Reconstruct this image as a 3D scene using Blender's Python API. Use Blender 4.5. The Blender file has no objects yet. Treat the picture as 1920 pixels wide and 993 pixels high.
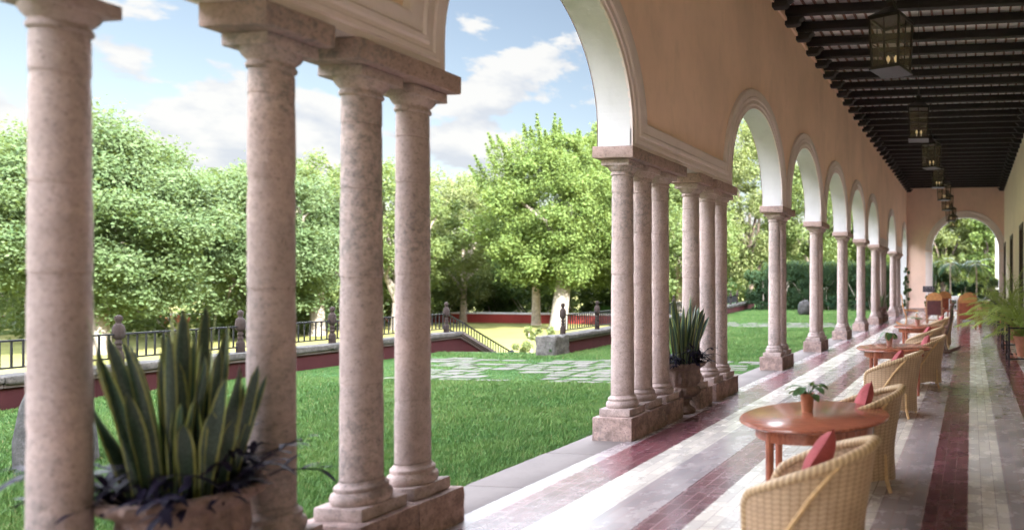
import bpy, bmesh, math, random
import numpy as np
from mathutils import Vector, Matrix
R = math.radians
PI = math.pi
scene = bpy.context.scene
COL = scene.collection
rng = random.Random(7)

# ------------------------------------------------------------------ camera
PSI = math.atan(149 / 1250)
cam_d = bpy.data.cameras.new('camera')
cam = bpy.data.objects.new('camera', cam_d)
COL.objects.link(cam)
cam.location = (0, 0, 1.85)
cam.rotation_euler = (PI / 2, 0, PSI)
cam_d.sensor_width = 36
cam_d.lens = 36 * 1250 / 1920
cam_d.shift_x = -712 / 1920
cam_d.shift_y = 30.5 / 1920
cam_d.clip_start = 0.05
cam_d.clip_end = 6000
cam_d.dof.use_dof = True
cam_d.dof.focus_distance = 9.5
cam_d.dof.aperture_fstop = 0.78
scene.camera = cam
# ------------------------------------------------------------------ light
SUN_EL = R(31)
sun_dir = Vector((0.87, -0.50, 0)).normalized() * math.cos(SUN_EL) + Vector((0, 0, math.sin(SUN_EL)))
sun_d = bpy.data.lights.new('sun', 'SUN')
sun_d.energy = 3.1
sun_d.angle = R(0.6)
sun_d.color = (1.0, 0.95, 0.88)
sun = bpy.data.objects.new('sun', sun_d)
COL.objects.link(sun)
sun.rotation_euler = (-sun_dir).to_track_quat('-Z', 'Y').to_euler()
world = bpy.data.worlds.new('World')
scene.world = world
world.use_nodes = True
wn, wl = world.node_tree.nodes, world.node_tree.links
wn.clear()
wo = wn.new('ShaderNodeOutputWorld')
bg = wn.new('ShaderNodeBackground')
sky = wn.new('ShaderNodeTexSky')
sky.sky_type = 'NISHITA'
sky.sun_disc = False
sky.sun_elevation = SUN_EL
sky.sun_rotation = math.atan2(sun_dir.x, sun_dir.y)
sky.air_density = 1.0
sky.dust_density = 1.2
sky.ozone_density = 1.5
bg.inputs['Strength'].default_value = 0.05
geo = wn.new('ShaderNodeTexCoord')


def wmath(op, a, b=None, c=None):
    n = wn.new('ShaderNodeMath')
    n.operation = op
    for i, v in enumerate((a, b, c)):
        if v is None:
            continue
        if isinstance(v, (int, float)):
            n.inputs[i].default_value = v
        else:
            wl.new(v, n.inputs[i])
    return n.outputs[0]


mp = wn.new('ShaderNodeMapping')
mp.inputs['Scale'].default_value = (1, 1, 1.9)
wl.new(geo.outputs['Generated'], mp.inputs['Vector'])
nz = wn.new('ShaderNodeTexNoise')
nz.inputs['Scale'].default_value = 8.5
nz.inputs['Detail'].default_value = 9
nz.inputs['Roughness'].default_value = 0.56
nz.inputs['Distortion'].default_value = 0.1
wl.new(mp.outputs[0], nz.inputs['Vector'])
CL = [((-0.775, 0.612, 0.145), .078, .33), ((-0.80, 0.59, 0.10), .10, .22), ((-0.815, 0.55, 0.205), .05, .22),
      ((-0.80, 0.547, 0.262), .035, .14), ((-0.522, 0.808, 0.262), .07, .24), ((-0.60, 0.777, 0.20), .085, .22),
      ((-0.64, 0.757, 0.145), .075, .30), ((-0.722, 0.664, 0.165), .06, .26), ((-0.865, 0.49, 0.12), .07, .3),
      ((-0.52, 0.82, 0.36), .06, .14), ((-0.45, 0.87, 0.2), .1, .2), ((-0.3, 0.93, 0.2), .15, .2), ((-0.6, 0.77, 0.355), .06, .15)]
acc = None
for (c, s, w) in CL:
    vd = wn.new('ShaderNodeVectorMath')
    vd.operation = 'DISTANCE'
    wl.new(geo.outputs['Generated'], vd.inputs[0])
    vd.inputs[1].default_value = Vector(c).normalized()
    q = wmath('DIVIDE', vd.outputs['Value'], s)
    q = wmath('POWER', q, 2.0)
    q = wmath('MULTIPLY', q, -1.0)
    q = wmath('EXPONENT', q)
    q = wmath('MULTIPLY', q, w)
    acc = q if acc is None else wmath('MAXIMUM', acc, q)
dens = wmath('ADD', nz.outputs['Fac'], acc)
cr = wn.new('ShaderNodeMapRange')
cr.interpolation_type = 'SMOOTHSTEP'
cr.inputs['From Min'].default_value = 0.635
cr.inputs['From Max'].default_value = 0.70
wl.new(dens, cr.inputs['Value'])
nz2 = wn.new('ShaderNodeTexNoise')
nz2.inputs['Scale'].default_value = 8.5
nz2.inputs['Detail'].default_value = 6
nz2.inputs['Roughness'].default_value = .56
mp2 = wn.new('ShaderNodeMapping')
mp2.inputs['Scale'].default_value = (1, 1, 1.9)
mp2.inputs['Location'].default_value = (.012, -.008, .045)
wl.new(geo.outputs['Generated'], mp2.inputs['Vector'])
wl.new(mp2.outputs[0], nz2.inputs['Vector'])
ccr = wn.new('ShaderNodeMapRange')
ccr.inputs['From Min'].default_value = -0.13
ccr.inputs['From Max'].default_value = 0.04
wl.new(wmath('SUBTRACT', nz.outputs['Fac'], nz2.outputs['Fac']), ccr.inputs['Value'])
cmix = wn.new('ShaderNodeMix')
cmix.data_type = 'RGBA'
wl.new(ccr.outputs[0], cmix.inputs['Factor'])
cmix.inputs['A'].default_value = (1.5, 1.58, 1.72, 1)
cmix.inputs['B'].default_value = (2.05, 2.03, 1.98, 1)
smix = wn.new('ShaderNodeMix')
smix.data_type = 'RGBA'
wl.new(wmath('MULTIPLY', cr.outputs[0], 0.93), smix.inputs['Factor'])
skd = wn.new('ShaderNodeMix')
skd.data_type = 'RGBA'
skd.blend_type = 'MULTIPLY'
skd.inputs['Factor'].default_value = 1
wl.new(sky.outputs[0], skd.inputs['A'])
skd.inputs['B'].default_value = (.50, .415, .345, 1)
wl.new(skd.outputs['Result'], smix.inputs['A'])
wl.new(cmix.outputs['Result'], smix.inputs['B'])
# added bright cloud band above the view, put in to light the gallery
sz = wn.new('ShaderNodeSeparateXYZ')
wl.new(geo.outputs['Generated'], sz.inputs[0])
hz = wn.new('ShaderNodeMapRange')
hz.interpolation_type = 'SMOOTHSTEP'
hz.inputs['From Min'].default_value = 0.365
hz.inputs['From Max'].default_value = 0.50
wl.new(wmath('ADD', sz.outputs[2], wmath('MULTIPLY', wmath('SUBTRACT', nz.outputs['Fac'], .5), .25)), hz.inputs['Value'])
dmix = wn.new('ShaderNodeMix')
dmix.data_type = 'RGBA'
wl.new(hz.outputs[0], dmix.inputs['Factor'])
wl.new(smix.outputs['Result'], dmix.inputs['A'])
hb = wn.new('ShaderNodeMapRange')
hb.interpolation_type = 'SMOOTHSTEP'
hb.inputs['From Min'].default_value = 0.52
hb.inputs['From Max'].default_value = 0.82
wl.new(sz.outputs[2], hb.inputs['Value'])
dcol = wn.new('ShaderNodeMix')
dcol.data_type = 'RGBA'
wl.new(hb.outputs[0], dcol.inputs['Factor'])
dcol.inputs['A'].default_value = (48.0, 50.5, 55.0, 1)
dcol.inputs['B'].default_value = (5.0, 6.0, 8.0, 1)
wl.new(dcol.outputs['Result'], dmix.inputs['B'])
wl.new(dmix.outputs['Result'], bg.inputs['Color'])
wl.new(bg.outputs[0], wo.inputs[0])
scene.view_settings.view_transform = 'Standard'
scene.view_settings.look = 'None'
scene.view_settings.gamma = 1
scene.view_settings.exposure = 3.3
scene.cycles.max_bounces = 8
scene.cycles.diffuse_bounces = 5
scene.cycles.glossy_bounces = 3
scene.cycles.transmission_bounces = 4
scene.cycles.transparent_max_bounces = 6
scene.cycles.use_denoising = True
scene.cycles.sample_clamp_indirect = 6


# ------------------------------------------------------------------ materials
class NT:
    def __init__(s, name):
        s.m = bpy.data.materials.new(name)
        s.m.use_nodes = True
        s.n = s.m.node_tree.nodes
        s.l = s.m.node_tree.links
        s.b = s.n['Principled BSDF']
        s.co = None

    def new(s, t, **k):
        x = s.n.new(t)
        for a, v in k.items():
            setattr(x, a, v)
        return x

    def setin(s, node, key, v):
        if hasattr(v, 'is_linked') or isinstance(v, bpy.types.NodeSocket):
            s.l.new(v, node.inputs[key])
        else:
            node.inputs[key].default_value = v

    def obj(s):
        if s.co is None:
            s.co = s.new('ShaderNodeNewGeometry').outputs['Position']
        return s.co

    def mapping(s, vec, scale=(1, 1, 1), loc=(0, 0, 0), rot=(0, 0, 0)):
        m = s.new('ShaderNodeMapping')
        s.l.new(vec, m.inputs['Vector'])
        m.inputs['Scale'].default_value = scale
        m.inputs['Location'].default_value = loc
        m.inputs['Rotation'].default_value = rot
        return m.outputs[0]

    def noise(s, scale, detail=4, rough=.55, vec=None, dist=0):
        x = s.new('ShaderNodeTexNoise')
        x.inputs['Scale'].default_value = scale
        x.inputs['Detail'].default_value = detail
        x.inputs['Roughness'].default_value = rough
        x.inputs['Distortion'].default_value = dist
        s.l.new(vec if vec is not None else s.obj(), x.inputs['Vector'])
        return x.outputs['Fac']

    def rng(s, v, a, b, c=0., d=1.):
        x = s.new('ShaderNodeMapRange')
        s.setin(x, 'Value', v)
        x.inputs['From Min'].default_value = a
        x.inputs['From Max'].default_value = b
        x.inputs['To Min'].default_value = c
        x.inputs['To Max'].default_value = d
        return x.outputs[0]

    def mix(s, f, a, b, mode='MIX'):
        x = s.new('ShaderNodeMix', data_type='RGBA', blend_type=mode)
        s.setin(x, 'Factor', f)
        for k, v in (('A', a), ('B', b)):
            if isinstance(v, tuple):
                x.inputs[k].default_value = (*v[:3], 1)
            else:
                s.l.new(v, x.inputs[k])
        return x.outputs['Result']

    def math(s, op, a, b=0.):
        x = s.new('ShaderNodeMath', operation=op)
        s.setin(x, 0, a)
        s.setin(x, 1, b)
        return x.outputs[0]

    def color(s, c):
        if isinstance(c, tuple):
            s.b.inputs['Base Color'].default_value = (*c[:3], 1)
        else:
            s.l.new(c, s.b.inputs['Base Color'])

    def rough(s, r):
        s.setin(s.b, 'Roughness', r)

    def bump(s, h, st=.3, dist=.01):
        x = s.new('ShaderNodeBump')
        x.inputs['Strength'].default_value = st
        x.inputs['Distance'].default_value = dist
        s.l.new(h, x.inputs['Height'])
        s.l.new(x.outputs[0], s.b.inputs['Normal'])


def simple(name, c, rough=.6, var=.25, scale=12, bump=.15, bd=.004, metal=0, spec=.5):
    t = NT(name)
    f = t.noise(scale, 4)
    lo = tuple(v * (1 - var) for v in c)
    hi = tuple(min(1, v * (1 + var)) for v in c)
    t.color(t.mix(t.rng(f, .3, .7), lo, hi))
    t.rough(rough)
    t.b.inputs['Metallic'].default_value = metal
    t.b.inputs['Specular IOR Level'].default_value = spec
    if bump:
        t.bump(t.noise(scale * 5, 4), bump, bd)
    return t.m


def m_stone(name, base, dark, amount=.5, lich=(.20, .19, .19)):
    t = NT(name)
    oi = t.new('ShaderNodeObjectInfo')
    a = t.noise(2.2, 5, .6)
    b = t.noise(9, 6, .65)
    c = t.noise(60, 5, .7)
    big = t.noise(.9, 3)
    col = t.mix(t.rng(a, .3, .7), base, tuple(v * k for v, k in zip(base, (1.18, 1.12, 1.08))))
    d = t.noise(150, 3, .6)
    mid = t.noise(24, 5, .75)
    col = t.mix(t.rng(b, .45, .75, 0, amount * .7), col, dark)
    col = t.mix(t.rng(mid, .50, .72, 0, amount), col, tuple(v * .85 for v in dark))
    col = t.mix(t.rng(t.math('MULTIPLY', t.rng(mid, .40, .62), t.rng(big, .48, .62)), .15, .9, 0, .62), col, lich)
    col = t.mix(t.rng(c, .56, .66, 0, .7), col, tuple(v * .45 for v in dark))
    col = t.mix(t.rng(d, .60, .68, 0, .5), col, tuple(v * .4 for v in dark))
    col = t.mix(t.rng(mid, .28, .42, .35, 0), col, tuple(min(1, v * 1.35) for v in base))
    sp = t.new('ShaderNodeSeparateXYZ')
    t.l.new(t.obj(), sp.inputs[0])
    wnz = t.new('ShaderNodeTexWhiteNoise', noise_dimensions='2D')
    cv = t.new('ShaderNodeCombineXYZ')
    t.l.new(t.math('MULTIPLY', oi.outputs['Random'], 91.), cv.inputs[0])
    t.l.new(t.math('FLOOR', t.math('ADD', t.math('MULTIPLY', sp.outputs[2], 1.22), t.math('MULTIPLY', oi.outputs['Random'], .6))), cv.inputs[1])
    t.l.new(cv.outputs[0], wnz.inputs['Vector'])
    col = t.mix(t.rng(wnz.outputs['Value'], 0, 1, 0, .30), col, dark)
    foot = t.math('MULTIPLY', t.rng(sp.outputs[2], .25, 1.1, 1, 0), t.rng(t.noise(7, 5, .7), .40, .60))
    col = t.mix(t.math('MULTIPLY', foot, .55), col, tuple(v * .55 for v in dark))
    t.color(col)
    t.rough(.85)
    t.b.inputs['Specular IOR Level'].default_value = .15
    t.bump(t.math('ADD', t.math('ADD', t.math('MULTIPLY', mid, 1.6), c), t.math('MULTIPLY', b, .8)), .7, .008)
    return t.m


def m_plaster(name, base, var=.08, patch=None, rough=.85):
    t = NT(name)
    a = t.noise(.7, 4)
    b = t.noise(5, 6, .6)
    col = t.mix(t.rng(a, .3, .7), tuple(v * (1 - var) for v in base), tuple(min(1, v * (1 + var)) for v in base))
    col = t.mix(t.rng(b, .52, .8, 0, .18), col, patch or tuple(v * .72 for v in base))
    t.color(col)
    w_ = t.noise(2.2, 6, .7, t.mapping(t.obj(), (1, 1, .45)), .4)
    col = t.mix(t.rng(w_,   .52, .66, 0, .26), col, tuple(v * .7 for v in base))
    st_ = t.noise(1.4, 7, .75, t.mapping(t.obj(), (1, 1, .25)))
    col = t.mix(t.rng(st_, .53, .60, 0, .10), col, tuple(min(1, v * 1.25) for v in base))
    t.color(col)
    t.rough(rough)
    t.b.inputs['Specular IOR Level'].default_value = .15
    t.bump(t.math('ADD', b, t.math('MULTIPLY', t.noise(35, 4), .4)), .22, .014)
    return t.m


M = {}
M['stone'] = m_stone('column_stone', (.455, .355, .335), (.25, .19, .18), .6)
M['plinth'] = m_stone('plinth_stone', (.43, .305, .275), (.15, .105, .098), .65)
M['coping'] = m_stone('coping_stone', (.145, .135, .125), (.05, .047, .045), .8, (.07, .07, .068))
M['post'] = m_stone('post_stone', (.045, .032, .029), (.026, .019, .018), .5, (.06, .055, .05))
M['rock'] = m_stone('rock', (.075, .072, .07), (.035, .033, .033), .7)
M['peach'] = m_plaster('peach_plaster', (.80, .555, .44))
M['peach_end'] = m_plaster('pink_plaster', (.74, .51, .42))
M['white'] = m_plaster('white_plaster', (.53, .505, .515), .06)
M['trim'] = m_plaster('trim_plaster', (.66, .55, .53), .04)
M['cream'] = m_plaster('cream_plaster', (.86, .76, .60), .05)
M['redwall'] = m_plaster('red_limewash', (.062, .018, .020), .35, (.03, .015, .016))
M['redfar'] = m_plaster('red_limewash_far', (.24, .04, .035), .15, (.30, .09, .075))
M['beam'] = simple('dark_beam', (.011, .0055, .0055), .7, .4, 6)
M['joist'] = simple('joist_wood', (.20, .10, .075), .7, .3, 6)
M['ceil'] = simple('ceiling_board', (.88, .84, .83), .8, .08, 3)
M['iron'] = simple('black_iron', (.018, .018, .022), .5, .2, 20, metal=.4)
M['bronze'] = simple('lantern_bronze', (.02, .015, .014), .45, .3, 25, metal=.5)
M['soil'] = simple('soil', (.035, .024, .020), .95, .5, 30, .8, .03)
M['terracotta'] = simple('terracotta', (.42, .17, .10), .75, .2, 10)
M['pink_pot'] = simple('pink_pot', (.52, .27, .22), .6, .12, 10)
M['cushion'] = simple('red_cushion', (.36, .075, .085), .9, .15, 40, .3)
M['seat_cloth'] = simple('seat_cloth', (.66, .60, .58), .9, .08, 40, .3)
M['cane'] = simple('cane', (.52, .33, .16), .5, .2, 30)
M['leather'] = simple('dark_leather', (.085, .020, .022), .45, .25, 8)
M['leather2'] = simple('tan_leather', (.26, .06, .03), .4, .25, 8)
M['rockwood'] = simple('rocker_wood', (.33, .17, .09), .4, .25, 14)
M['darkrock'] = simple('dark_rocker_wood', (.13, .06, .045), .35, .25, 14)
M['blackseat'] = simple('black_seat', (.02, .02, .025), .5, .2, 14)
M['archwood'] = simple('golden_wood', (.48, .21, .075), .4, .2, 10)
M['redwood'] = simple('red_wood', (.27, .065, .035), .4, .2, 10)
M['doorwood'] = simple('door_wood', (.04, .022, .018), .5, .3, 8)
M['cloth'] = simple('white_cloth', (.8, .8, .82), .9, .03, 8)
M['signboard'] = simple('sign_board', (.035, .03, .05), .6, .2, 8)
M['signtext'] = simple('sign_text', (.6, .5, .5), .8, .1, 8, 0)
M['bark'] = simple('bark', (.30, .25, .20), .9, .35, 5, .8, .03)
M['palebark'] = simple('pale_bark', (.20, .178, .15), .9, .25, 4, .8, .03)
M['bark_dark'] = simple('dark_bark', (.10, .075, .06), .9, .35, 5, .8, .03)
M['purple'] = simple('purple_leaf', (.012, .008, .022), .6, .3, 20, 0, spec=.15)


def m_leaf(name, a, b, c, transl=.3, rough=.55, spec=.12):
    t = NT(name)
    g = t.new('ShaderNodeNewGeometry')
    rnd = g.outputs['Random Per Island']
    n = t.noise(.9, 4, .6)
    col = t.mix(t.math('ADD', t.math('MULTIPLY', rnd, .38), t.rng(t.noise(1.7, 3), .35, .65, 0, .62)), a, b)
    col = t.mix(t.rng(n, .4, .65, 0, .6), col, c)
    t.color(col)
    t.rough(rough)
    t.b.inputs['Specular IOR Level'].default_value = spec
    tr = t.new('ShaderNodeBsdfTranslucent')
    t.l.new(t.mix(.5, col, (.35, .42, .06)), tr.inputs[0])
    ms = t.new('ShaderNodeMixShader')
    ms.inputs[0].default_value = transl
    t.l.new(t.b.outputs[0], ms.inputs[1])
    t.l.new(tr.outputs[0], ms.inputs[2])
    t.l.new(ms.outputs[0], t.n['Material Output'].inputs[0])
    return t.m


M['leafA'] = m_leaf('leaf_broad', (.036, .072, .030), (.115, .155, .080), (.075, .115, .05))
M['leafB'] = m_leaf('leaf_yellow', (.055, .10, .026), (.145, .19, .058), (.082, .13, .037))
M['leafC'] = m_leaf('leaf_mid', (.05, .085, .03), (.12, .16, .06), (.12, .15, .05))
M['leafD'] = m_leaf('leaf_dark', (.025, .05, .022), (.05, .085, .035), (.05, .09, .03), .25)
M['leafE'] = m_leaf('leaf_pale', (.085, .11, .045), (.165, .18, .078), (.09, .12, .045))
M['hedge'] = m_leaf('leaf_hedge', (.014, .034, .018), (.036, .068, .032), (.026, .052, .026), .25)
M['palm'] = m_leaf('leaf_palm', (.22, .33, .07), (.40, .46, .12), (.30, .40, .09), .35, .45, .25)
M['palmdark'] = m_leaf('leaf_palm_dark', (.02, .055, .035), (.04, .09, .05), (.03, .07, .04), .25, .4)
M['potleaf'] = m_leaf('leaf_pot', (.03, .09, .04), (.07, .16, .06), (.06, .13, .05), .25, .35, .5)
t = NT('grass_blade')
g_ = t.new('ShaderNodeNewGeometry').outputs['Random Per Island']
n1, n2 = t.noise(.55, 4, .6), t.noise(5, 4, .65)
cg = t.mix(g_, (.060, .130, .034), (.125, .225, .062))
cg = t.mix(t.rng(n1, .38, .62, 0, .65), cg, (.165, .25, .075))
cg = t.mix(t.rng(n2, .45, .68, 0, .55), cg, (.040, .105, .034))
cg = t.mix(t.math('GREATER_THAN', g_, .955), cg, (.24, .24, .10))
t.color(cg)
t.rough(.55)
t.b.inputs['Specular IOR Level'].default_value = .12
M['grass'] = t.m
M['petal'] = simple('white_petal', (.8, .8, .72), .7, .05, 8, 0)
M['glass'] = None


def mk_glass():
    t = NT('lantern_glass')
    t.color((.40, .34, .28))
    t.rough(.12)
    tb = t.new('ShaderNodeBsdfTransparent')
    tb.inputs[0].default_value = (.86, .83, .79, 1)
    ms = t.new('ShaderNodeMixShader')
    ms.inputs[0].default_value = .14
    t.l.new(tb.outputs[0], ms.inputs[1])
    t.l.new(t.b.outputs[0], ms.inputs[2])
    t.l.new(ms.outputs[0], t.n['Material Output'].inputs[0])
    return t.m


M['glass'] = mk_glass()
t = NT('lamp_bulb')
t.color((.9, .75, .5))
t.b.inputs['Emission Color'].default_value = (1, .72, .38, 1)
t.b.inputs['Emission Strength'].default_value = .05
M['bulb'] = t.m
# lacquered table wood
t = NT('lacquer_wood')
g = t.noise(4, 8, .7, t.mapping(t.obj(), (1, 14, 1)))
g2 = t.noise(30, 4, .7, t.mapping(t.obj(), (1, 12, 1)))
t.color(t.mix(t.rng(g2, .5, .75, 0, .4), t.mix(t.rng(g, .38, .62), (.22, .058, .032), (.42, .135, .075)), (.12, .03, .018)))
t.rough(.26)
t.b.inputs['Coat Weight'].default_value = .4
t.b.inputs['Coat Roughness'].default_value = .12
M['lacquer'] = t.m
# wicker with its own uv
t = NT('wicker_weave')
uv = t.new('ShaderNodeTexCoord').outputs['UV']
sx = t.new('ShaderNodeSeparateXYZ')
t.l.new(uv, sx.inputs[0])
fu = t.math('MULTIPLY', sx.outputs[0], 2 * PI / .044)
fv = t.math('MULTIPLY', sx.outputs[1], 2 * PI / .030)
su = t.math('SINE', fu)
sv = t.math('SINE', fv)
wv = t.math('MULTIPLY', su, sv)
au = t.math('ABSOLUTE', t.math('SINE', t.math('MULTIPLY', fu, .5)))
av = t.math('ABSOLUTE', t.math('SINE', t.math('MULTIPLY', fv, .5)))
hgt = t.math('MULTIPLY', t.math('POWER', au, .5), t.math('POWER', av, .5))
cb = t.mix(t.rng(t.noise(7, 4), .3, .7), (.36, .23, .145), (.51, .345, .22))
cb = t.mix(t.rng(hgt, .2, .7, .75, 0), cb, (.17, .085, .04))
cb = t.mix(t.rng(t.noise(45, 3, .7), .4, .7, 0, .4), cb, (.30, .18, .09))
cb = t.mix(t.rng(wv, -1, 1, 0, .22), cb, (.70, .54, .36))
t.color(cb)
t.rough(.6)
t.bump(hgt, .5, .004)
M['wicker'] = t.m
t = NT('wicker_rim')
uv = t.new('ShaderNodeTexCoord').outputs['UV']
sx = t.new('ShaderNodeSeparateXYZ')
t.l.new(uv, sx.inputs[0])
w_ = t.math('ADD', t.math('MULTIPLY', sx.outputs[0], 2 * PI / .034), t.math('MULTIPLY', sx.outputs[1], 2 * PI * 2))
h_ = t.rng(t.math('SINE', w_), -1, 1)
t.color(t.mix(h_, (.33, .205, .11), (.56, .395, .235)))
t.rough(.5)
t.bump(h_, .5, .005)
M['rim'] = t.m

# floor tiles
t = NT('floor_tiles')
P = t.obj()
sx = t.new('ShaderNodeSeparateXYZ')
t.l.new(P, sx.inputs[0])
br = t.new('ShaderNodeTexBrick')
br.offset = .5
br.inputs['Scale'].default_value = 1
br.inputs['Mortar Size'].default_value = .0045
br.inputs['Mortar Smooth'].default_value = .3
br.inputs['Brick Width'].default_value = .225
br.inputs['Row Height'].default_value = .1175
br.inputs['Color1'].default_value = (.0, .0, .0, 1)
br.inputs['Color2'].default_value = (1, 1, 1, 1)
br.inputs['Mortar'].default_value = (.5, .5, .5, 1)
t.l.new(t.mapping(P, (1, 1, 1), (0, -.03, 0), (0, 0, R(-90))), br.inputs['Vector'])
wob = t.math('ADD', sx.outputs[0], t.math('MULTIPLY', t.math('SUBTRACT', t.noise(9, 2), .5), .012))
ramp = t.new('ShaderNodeValToRGB')
ramp.color_ramp.interpolation = 'CONSTANT'
fx = t.rng(wob, -4.2, 2.2)
bands = [(-4.2, 'g'), (-3.81, 'm'), (-3.34, 'c'), (-2.93, 'g'), (-2.54, 'm'), (-2.17, 'c'), (-.75, 'g'), (-.38, 'm'), (-.03, 'c'), (.30, 'g'), (.69, 'm'), (1.05, 'c')]
bc = {'c': (.57, .525, .485, 1), 'm': (.12, .036, .048, 1), 'g': (.29, .25, .262, 1)}
els = ramp.color_ramp.elements
els[0].position = 0
els[0].color = bc['g']
els[1].position = (bands[1][0] + 4.2) / 6.4
els[1].color = bc['m']
for x0, k in bands[2:]:
    e = els.new((x0 + 4.2) / 6.4)
    e.color = bc[k]
t.l.new(fx, ramp.inputs[0])
var = t.mix(t.rng(br.outputs['Color'], 0, 1, 0, 1), (.74, .72, .72), (1.16, 1.13, 1.08))
cb = t.mix(1.0, ramp.outputs[0], var, 'MULTIPLY')
st = t.noise(1.1, 6, .6)
cb = t.mix(t.rng(st, .5, .75, 0, .12), cb, t.mix(1.0, cb, (.62, .58, .58), 'MULTIPLY'))
ismar = t.math('GREATER_THAN', t.rng(ramp.outputs[0], 0, 1), .3)
cb = t.mix(t.math('MULTIPLY', br.outputs['Fac'], .85), cb, t.mix(ismar, (.30, .20, .20), (.22, .17, .155)))
t.color(cb)
t.rough(t.rng(t.noise(4, 5, .7), .3, .75, .20, .33))
t.b.inputs['IOR'].default_value = 1.55
t.b.inputs['Coat Weight'].default_value = .3
t.b.inputs['Coat Roughness'].default_value = .16
t.bump(t.math('SUBTRACT', t.math('MULTIPLY', t.noise(6, 2), .35), br.outputs['Fac']), .10, .003)
M['tiles'] = t.m
# lawn / ground
t = NT('lawn_ground')
a = t.noise(3, 5)
b = t.noise(60, 4, .7)
cg = t.mix(t.rng(a, .3, .7), (.035, .095, .025), (.06, .15, .035))
cg = t.mix(t.rng(b, .4, .7, 0, .6), cg, (.025, .05, .018))
t.color(cg)
t.rough(.9)
t.bump(b, .8, .03)
t.b.inputs['Specular IOR Level'].default_value = .1
M['lawn'] = t.m
t = NT('park_ground')
a = t.noise(.12, 5)
b = t.noise(8, 5, .7)
cg = t.mix(t.rng(a, .35, .65), (.14, .155, .045), (.25, .225, .085))
cg = t.mix(t.rng(b, .4, .75, 0, .4), cg, (.15, .16, .05))
t.color(cg)
t.rough(.95)
t.bump(b, .5, .05)
t.b.inputs['Specular IOR Level'].default_value = .1
M['park'] = t.m
t = NT('path_stone')
a = t.noise(2, 5)
b = t.noise(20, 6, .7)
cg = t.mix(t.rng(a, .3, .7), (.11, .10, .088), (.16, .145, .125))
cg = t.mix(t.rng(b, .45, .75, 0, .7), cg, (.08, .078, .068))
cg = t.mix(t.rng(t.noise(3.5, 5, .65), .46, .62, 0, .65), cg, (.055, .085, .035))
t.color(cg)
t.rough(.85)
t.bump(b, .5, .01)
t.b.inputs['Specular IOR Level'].default_value = .1
M['path'] = t.m
t = NT('kerb_stone')
a = t.noise(1.5, 5)
b = t.noise(18, 6, .7)
cg = t.mix(t.rng(a, .3, .7), (.12, .10, .094), (.16, .132, .124))
cg = t.mix(t.rng(b, .5, .8, 0, .5), cg, (.10, .08, .075))
t.color(cg)
t.rough(.75)
t.bump(b, .3, .004)
t.b.inputs['Specular IOR Level'].default_value = .12
M['kerb'] = t.m


# ------------------------------------------------------------------ mesh helpers
def tag(o, label=None, cat=None, group=None, kind=None):
    if label:
        o['label'] = label
    if cat:
        o['category'] = cat
    if group:
        o['group'] = group
    if kind:
        o['kind'] = kind
    return o


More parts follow.
